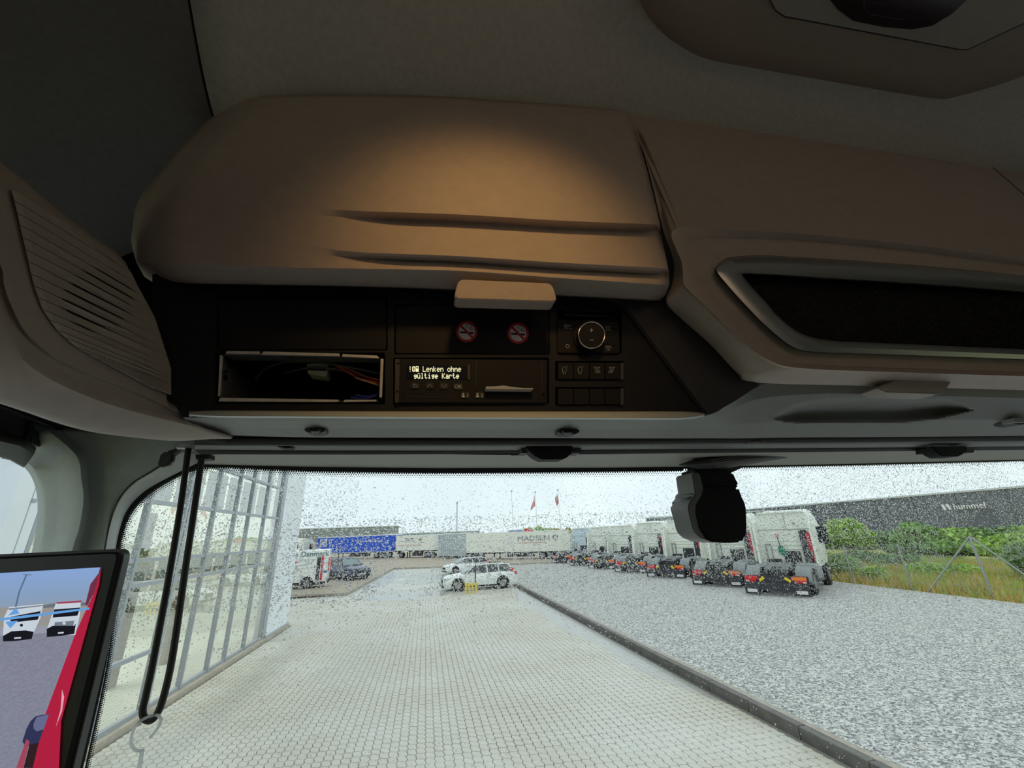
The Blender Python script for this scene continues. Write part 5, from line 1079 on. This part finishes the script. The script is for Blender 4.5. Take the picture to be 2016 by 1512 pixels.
for _ in range(60):
    q = hz_at(2016, 955, dd)
    if q[2] < zt: dd += 2
q = hz_at(2016, 955, dd); ux = Vector((q[0]-A1[0], q[1]-A1[1])); e_ = Vector((A1[0], A1[1]))+ux*1.35
g2, L = bld('warehouse', 'long dark warehouse lettered hummel beyond the grassland', (A1[0], A1[1]), (e_.x, e_.y), zt-.35, 25, whm)
for k in range(1, 14): B().b2((L*k/14-.12, -.15, 0), (L*k/14+.12, 0, zt-.4)).out('cladding_joint', mat('cladding_joint_%d' % k, (.07, .08, .10), .6) if k == 1 else bpy.data.materials['cladding_joint_1'], g2)
# lettering: at the pixel of the photograph
def along(px):  # distance along the warehouse wall seen at this column
    best = None
    for s_ in np.linspace(0, L, 1200):
        p = Vector((A1[0], A1[1]))+ux.normalized()*s_; u = proj((p.x, p.y, zt*.8))[0]
        if best is None or abs(u-px) < best[0]: best = (abs(u-px), s_)
    return best[1]
sa_, sb_ = along(1874), along(1940); hlet = (sb_-sa_)/3.35
text('lettering', 'hummel', hlet, (sa_, -.4, zt-3.2-hlet*.25), (1, 0, 0), (0, 0, 1), mat('white_lettering', (.85, .88, .9), .5), g2, ext=.1)
for k in range(2): B().prism([(sa_-hlet*(1.0-.5*k), -.5, zt-3.2-hlet*.25), (sa_-hlet*(.75-.5*k), -.5, zt-3.2-hlet*.25), (sa_-hlet*(.95-.5*k), -.5, zt-3.2+hlet*.45), (sa_-hlet*(1.2-.5*k), -.5, zt-3.2+hlet*.45)], (0, .3, 0)).out('chevron', bpy.data.materials['white_lettering'], g2)
p1, p2 = hz_at(1272, 1019, 150), hz_at(1490, 1008, 132)
g3, L3 = bld('blue_grey_hall', 'blue-grey hall behind the parked tractor units', (p1[0], p1[1]), (p2[0], p2[1]), p1[2]-.35, 10, mat('hall_blue_grey', (.20, .25, .31), .6))
for k in range(1, 9): B().b2((L3*k/9-.1, -.12, 0), (L3*k/9+.1, 0, p1[2]-.5)).out('cladding_joint', bpy.data.materials['dark_vent'], g3)
qa, qb = hz_at(1033, 1041, 72), hz_at(1049, 1041, 72); zs = qa[2]
sg = thing('red_sign', 'red sign board standing above the lettered white trailer', 'sign', (qa[0], qa[1], 0))
B().b2((qa[0], qa[1], zs-1.1), (qb[0], qa[1]+.1, zs)).out('board', mat('sign_red', (.85, .03, .05), .5), sg); B().b2((qa[0]+.45, qa[1]-.05, zs-1.1), (qb[0]-.45, qa[1], zs-.55)).out('cut_out', prt_w, sg)
for xx in (qa[0]+.1, qb[0]-.2): B().b2((xx, qa[1], 0), (xx+.1, qa[1]+.1, zs-1.1)).out('post', fr_m, sg)
qc, qd = hz_at(1008, 1043, 78), hz_at(1032, 1043, 78); wv_ = thing('white_hall', 'small white hall left of the red sign', 'building', (qc[0], qc[1], 0)); B().b2((qc[0], qc[1], .1), (qd[0], qc[1]+4, qc[2])).out('wall', white_p, wv_); B().b2((qc[0]-.05, qc[1]-.05, qc[2]-.35), (qd[0]+.05, qc[1]+4, qc[2]-.1)).out('blue_band', mat('band_blue', (.2, .35, .55), .5), wv_)
# poles
pole_m = mat('pole_grey', (.30, .32, .34), .5); polew = mat('white_flagpole', (.70, .73, .74), .4)
lp_ = thing('lamp_post', 'tall thin lamp post in front of the grey container', 'lamp post', (3.9, 54, 0)); bs = PZ(900, 1100, .1); tp = hz_at(900, 1000, math.hypot(bs[0], bs[1]))
def pole_to(px, pyb, pyt, r, name, lab, m, cat):
    bs = PZ(px, pyb, .07); dist = math.hypot(bs[0], bs[1]); best = None
    for z in np.linspace(2, 16, 400):
        v = proj((bs[0], bs[1], z))[1]
        if v < pyt: best = z; break
    T = thing(name, lab, cat, (bs[0], bs[1], .05)); B().tube([(bs[0], bs[1], .05), (bs[0], bs[1], best)], [r, r*.6], 6).out('pole', m, T); B().cyl((bs[0], bs[1], .05), (bs[0], bs[1], .2), r*2, 8).out('base', m, T)
    return T, bs, best
bpy.data.objects.remove(lp_)
T, bs, zt_ = pole_to(899, 1098, 990, .09, 'lamp_post', 'tall thin lamp post in front of the grey container', pole_m, 'lamp post'); B().b2((bs[0]-.1, bs[1]-.5, zt_-.05), (bs[0]+.1, bs[1]+.3, zt_+.08)).out('lamp_head', pole_m, T)
fl = []
for k, (px, py, top) in enumerate(((1008, 1107, 968), (1057, 1103, 970), (1104, 1100, 966))):
    T, bs, z_ = pole_to(px+4, py, top, .035, 'flagpole', ['left flagpole of three, thin and without a flag', 'middle flagpole of three, above the lettered white trailer', 'right flagpole of three, beside the parked row'][k], polew, 'flagpole')
    B().cyl((bs[0], bs[1], z_-.02), (bs[0], bs[1], z_+.12), .09, 8).out('knob', pole_m, T)
    if k: fl.append((bs, z_))
def flag(bs, z, lab, s_):
    rows = []
    for i in range(9):
        t = i/8; rows.append([(bs[0]-.08-.6*t*(.6+.4*math.sin(q*2+s_))*(.5+q*.5), bs[1]+.15*math.sin(t*6+q*3+s_), z-.25-1.2*q-.6*t) for q in np.linspace(0, 1, 9)])
    T = thing('flag', lab, 'flag', (bs[0], bs[1], z)); B().grid(rows[:5]).out('red_field', mat('flag_red_%d' % s_, (.70, .30, .30), .8), T, solid=.01); B().grid(rows[4:6]).out('white_cross', prt_w, T, solid=.01); B().grid(rows[5:]).out('red_field', bpy.data.materials['flag_red_%d' % s_], T, solid=.01)
flag(*fl[0], 'limp red and white flag on the middle flagpole', 0); flag(*fl[1], 'crumpled red and white flag on the right flagpole', 2)
# yellow guard posts
YG = thing('yellow_guard', 'yellow guard posts standing before the nearer white car', 'bollards', (2.4, 24.2, 0))
for i in range(4): B().cyl((2.17+i*.17, 24.25-.04*i, 0), (2.17+i*.17, 24.25-.04*i, .50), .055, 10).out('post', yel, YG)
B().tube([(2.1, 24.28, .44), (2.75, 24.1, .44)], .03, 6).out('rail', yel, YG)
gp_ = thing('thin_pole', 'thin dark pole rising from the yellow guard posts', 'pole', (2.72, 24.6, 0)); B().cyl((2.72, 24.6, 0), (2.72, 24.6, 1.6), .03, 8).out('shaft', dk, gp_); B().b2((2.68, 24.55, 1.5), (2.76, 24.6, 1.65)).out('cap', dk, gp_)
# ------------------------------------------------------------------ plants
def leafm(n_, c): return mat(n_, c, .7, noise_=.35, scale=1.2)
def bush(lab, c, rad, h, n, ls, m, cat='bush', name='bush', group=None, seed=1):
    r = np.random.default_rng(seed); T = thing(name, lab, cat, (c[0], c[1], -.05), group)
    bl_c = [(r.uniform(-.5, .5)*rad, r.uniform(-.5, .5)*rad, h*r.uniform(.3, .72), r.uniform(.35, .55)) for _ in range(9)]
    V = []; Fq = []
    for i in range(n):
        q = bl_c[i % 9]; d = r.normal(size=3); d /= np.linalg.norm(d); k = r.uniform(.75, 1.05)
        p = np.array([c[0]+q[0]+d[0]*rad*q[3]*k*1.2, c[1]+q[1]+d[1]*rad*q[3]*k*1.2, max(.02, q[2]+d[2]*h*.36*k)])
        a = r.normal(size=3); a /= np.linalg.norm(a); b_ = np.cross(a, r.normal(size=3)); b_ /= np.linalg.norm(b_)+1e-9; s_ = ls*r.uniform(.6, 1.3)
        nn = len(V); V += [tuple(p+a*s_), tuple(p+b_*s_*.5), tuple(p-a*s_), tuple(p-b_*s_*.5)]; Fq.append((nn, nn+1, nn+2, nn+3))
    tag(B().add(V, Fq).out('foliage', m, T), kind='stuff')
    b = B()
    for q in bl_c[:5]: b.tube([(c[0], c[1], -.05), (c[0]+q[0]*.6, c[1]+q[1]*.6, q[2]*.8)], [rad*.03, rad*.012], 5)
    b.out('stem', mat_stem, T)
    return T
mat_stem = mat('brown_stem', (.12, .08, .05), .9)
gA, gB_, gC = leafm('leaf_green', (.22, .38, .10)), leafm('leaf_bright', (.36, .54, .12)), leafm('leaf_dark', (.17, .29, .11))
bush('big green bush at the gravel edge right of the nearest tractor unit', (22.0, 20.9), 1.25, 1.25, 3000, .08, gA, seed=1)
bush('low green bush left of the first leaning fence post', (21.9, 18.6), .8, .7, 1600, .07, gB_, seed=2)
bush('green bush between the nearest two tractor cabs', (22.5, 26.0), 1.8, 1.2, 2600, .1, gA, seed=3)
bush('wide green bush at the right edge behind the fence brace', (26.0, 14.6), 1.5, 1.6, 3400, .09, gC, seed=4)
bush('bright green weed clump behind the middle fence posts', (26.4, 18.8), 1.4, .6, 2400, .08, gB_, seed=5)
def pd(px, py, dist): q = hz_at(px, py, dist); return (q[0], q[1])
bush('rounded green tree before the warehouse, nearest the tractor units', pd(1675, 1040, 62), 1.9, 3.1, 3000, .28, gB_, 'tree', 'tree', seed=6)
bush('second rounded green tree before the warehouse, right of the first', pd(1806, 1040, 58), 2.1, 2.55, 3000, .28, gA, 'tree', 'tree', seed=7)
bush('green shrub before the warehouse at the right edge', pd(1985, 1045, 46), 2.0, 1.7, 2400, .2, gB_, seed=8)
bush('dark shrub beside the pale water behind the fence', pd(1702, 1080, 40), 1.2, .8, 1600, .12, gC, seed=9)
bush('dark shrub right of the first water strip', pd(1760, 1088, 38), 1.3, .7, 1600, .12, gC, seed=10)
for k, (px, r_, h) in enumerate(((1620, 3, 1.6), (1730, 4, 1.6), (1865, 4.5, 1.75), (1930, 4, 1.7), (2010, 4.5, 1.8), (2060, 4, 1.8), (1890, 2.4, 1.0), (1790, 2.4, .9))):
    bush(['low scrub patch beside the nearest cab', 'low scrub between the two rounded trees', 'broad scrub right of the second rounded tree', 'scrub below the hummel lettering', 'scrub at the right picture edge before the warehouse', 'scrub just beyond the right picture edge', 'small scrub below the warehouse lettering, nearer', 'small scrub before the second rounded tree'][k],
         pd(px, 1045, 66 if k < 6 else 52), r_, h, 1800, .3, (gA, gC, gB_)[k % 3], seed=20+k, group='scrub before the warehouse')
for k, (px, r_, h) in enumerate(((1052, 5, 6.5), (1075, 4, 6.0))): bush(['green tree beside the red sign', 'green tree right of the red sign behind the flagpoles'][k], pd(px, 1045, 85), r_*.75, h*.62, 1500, .4, gB_, 'tree', 'tree', seed=40+k)
tl = np.random.default_rng(5)
for k in range(13):
    px = 868+k*36; p = pd(px, 1045, 240); bush('tree of the distant grey-green tree line behind the trailers', p, 6.2, max(2.2, hz_at(px, 1060-.0384*(px-838)-tl.uniform(1, 6), 240)[2]/1.08), 700, 1.0, gC if k % 2 else gA, 'tree', 'tree', group='distant tree line', seed=60+k)
bush('yellow-green shrub between the lettered trailer and the farthest tractor unit', pd(1107, 1085, 62), 2.2, 3.4, 1800, .2, leafm('leaf_yellow', (.42, .40, .10)), seed=90)
# tall grass
def grass(name, lab, region, n, h, m, seed):
    r = np.random.default_rng(seed); V = []; Fq = []
    (x0, x1), (y0, y1) = region; k = 0
    while k < n:
        x, y = r.uniform(x0, x1), r.uniform(y0, y1); edge_ = np.interp(y, [-5, 12, 18.4, 26], [20.4, 19.8, 20.3, 21.3])
        if x < edge_+.1*r.random(): continue
        hh = h*r.uniform(.4, 1.2)*(.6+.8*max(0, noise.noise(Vector((x*.5, y*.5, seed))))+.2); a = r.uniform(0, 6.28); w_ = .012+.012*r.random(); lx, ly = r.normal(size=2)*.12
        nn = len(V); V += [(x-w_*math.cos(a), y-w_*math.sin(a), -.06), (x+w_*math.cos(a), y+w_*math.sin(a), -.06), (x+lx, y+ly, hh)]; Fq.append((nn, nn+1, nn+2)); k += 1
    tag(B().add(V, Fq).out(name, m), lab, 'grass', kind='stuff')
grass('dry_grass', 'dry orange-brown grass along the gravel edge behind the fence', ((19.8, 34), (8, 34)), 26000, .42, mat('dry_grass', (.62, .42, .16), .8, noise_=.3, scale=.7), 1)
grass('green_grass', 'tall green weeds growing behind the fence', ((20.2, 36), (8, 36)), 24000, .5, mat('green_weeds', (.36, .48, .10), .8, noise_=.35, scale=.6), 2)
# grassland features
zpoly('ground_road', [PZ(*p, 0)[:2] for p in [(1590, 1073), (1800, 1074), (2100, 1071), (2100, 1076), (1800, 1079), (1590, 1078)]], .02, mat('road_grey', (.42, .44, .44), .6))
zpoly('ground_dry_meadow', [PZ(*p, 0)[:2] for p in [(1590, 1052), (2100, 1040), (2100, 1066), (1590, 1068)]], .0, mat('dry_meadow', (.62, .48, .24), .9, noise_=.3, scale=.25))
watr = mat('lagoon_water', (.25, .3, .3), .04, spec=1.0)
for k, P in enumerate(([(1816, 1094), (1893, 1094), (1898, 1098), (1880, 1101), (1826, 1100)], [(1606, 1087), (1624, 1086), (1626, 1092), (1608, 1092)], [(1655, 1088), (1676, 1088), (1678, 1092), (1658, 1092)], [(1710, 1090), (1738, 1090), (1740, 1096), (1714, 1095)])):
    zpoly('pond_water', [PZ(*p, 0)[:2] for p in P], .012, watr, 'stuff', ['long pale water strip behind the fence brace', 'pale water patch beside the nearest cab', 'small pale water patch behind the leaning post', 'pale water patch between the dark shrubs'][k], 'water')
# fence
FN = thing('wire_fence', 'wire fence with slanting grey posts along the edge of the gravel', 'fence', (20.3, 15, 0)); galv = mat('galvanised_tube', (.34, .37, .37), .45, .4)
def fpost(px0, py0, hgt, nm='post', dx=0, dy=0, r=.03):
    bs = PZ(px0, py0, .0); B().tube([(bs[0], bs[1], -.05), (bs[0]+dx, bs[1]+dy, hgt)], r, 8).out(nm, galv, FN, smooth=60); return bs
q1 = fpost(1682, 1151, 1.75); q2 = fpost(1797, 1163, 1.85); q3 = fpost(1955, 1175, 2.1, r=.045)
top = (q3[0], q3[1], 2.1)
a_ = PZ(1824, 1166, 0); B().tube([top, (a_[0], a_[1], -.05)], .032, 8).out('brace', galv, FN, smooth=60)
b2_ = PZ(2120, 1190, 0); B().tube([top, (q3[0]+(q3[0]-a_[0])*.9, q3[1]+(q3[1]-a_[1])*.9, -.05)], .032, 8).out('brace', galv, FN, smooth=60)
for k in range(-3, 8):
    if k in (0, 1, 2): continue
wires = B()
for z in (.3, 1.0, 1.7):
    wires.tube([(q3[0]+(q3[0]-q2[0])*1.5, q3[1]+(q3[1]-q2[1])*1.5, z), (q3[0], q3[1], z), (q2[0], q2[1], z), (q1[0], q1[1], z)], .006, 4)
wires.out('line_wire', galv, FN); tag(FN.children[-1], None)
ms = B(); 
for s_ in np.arange(0, 1, .022):
    p = Vector((q3[0], q3[1], 0)).lerp(Vector((q1[0], q1[1], 0)), s_); q = p+(Vector((q1[0]-q3[0], q1[1]-q3[1], 0)).normalized()*1.4)
    ms.tube([(p.x, p.y, .3), (q.x, q.y, 1.7)], .0022, 3, cap=False); ms.tube([(q.x, q.y, .3), (p.x, p.y, 1.7)], .0022, 3, cap=False)
tag(ms.out('wire_mesh', galv, FN), kind='stuff')
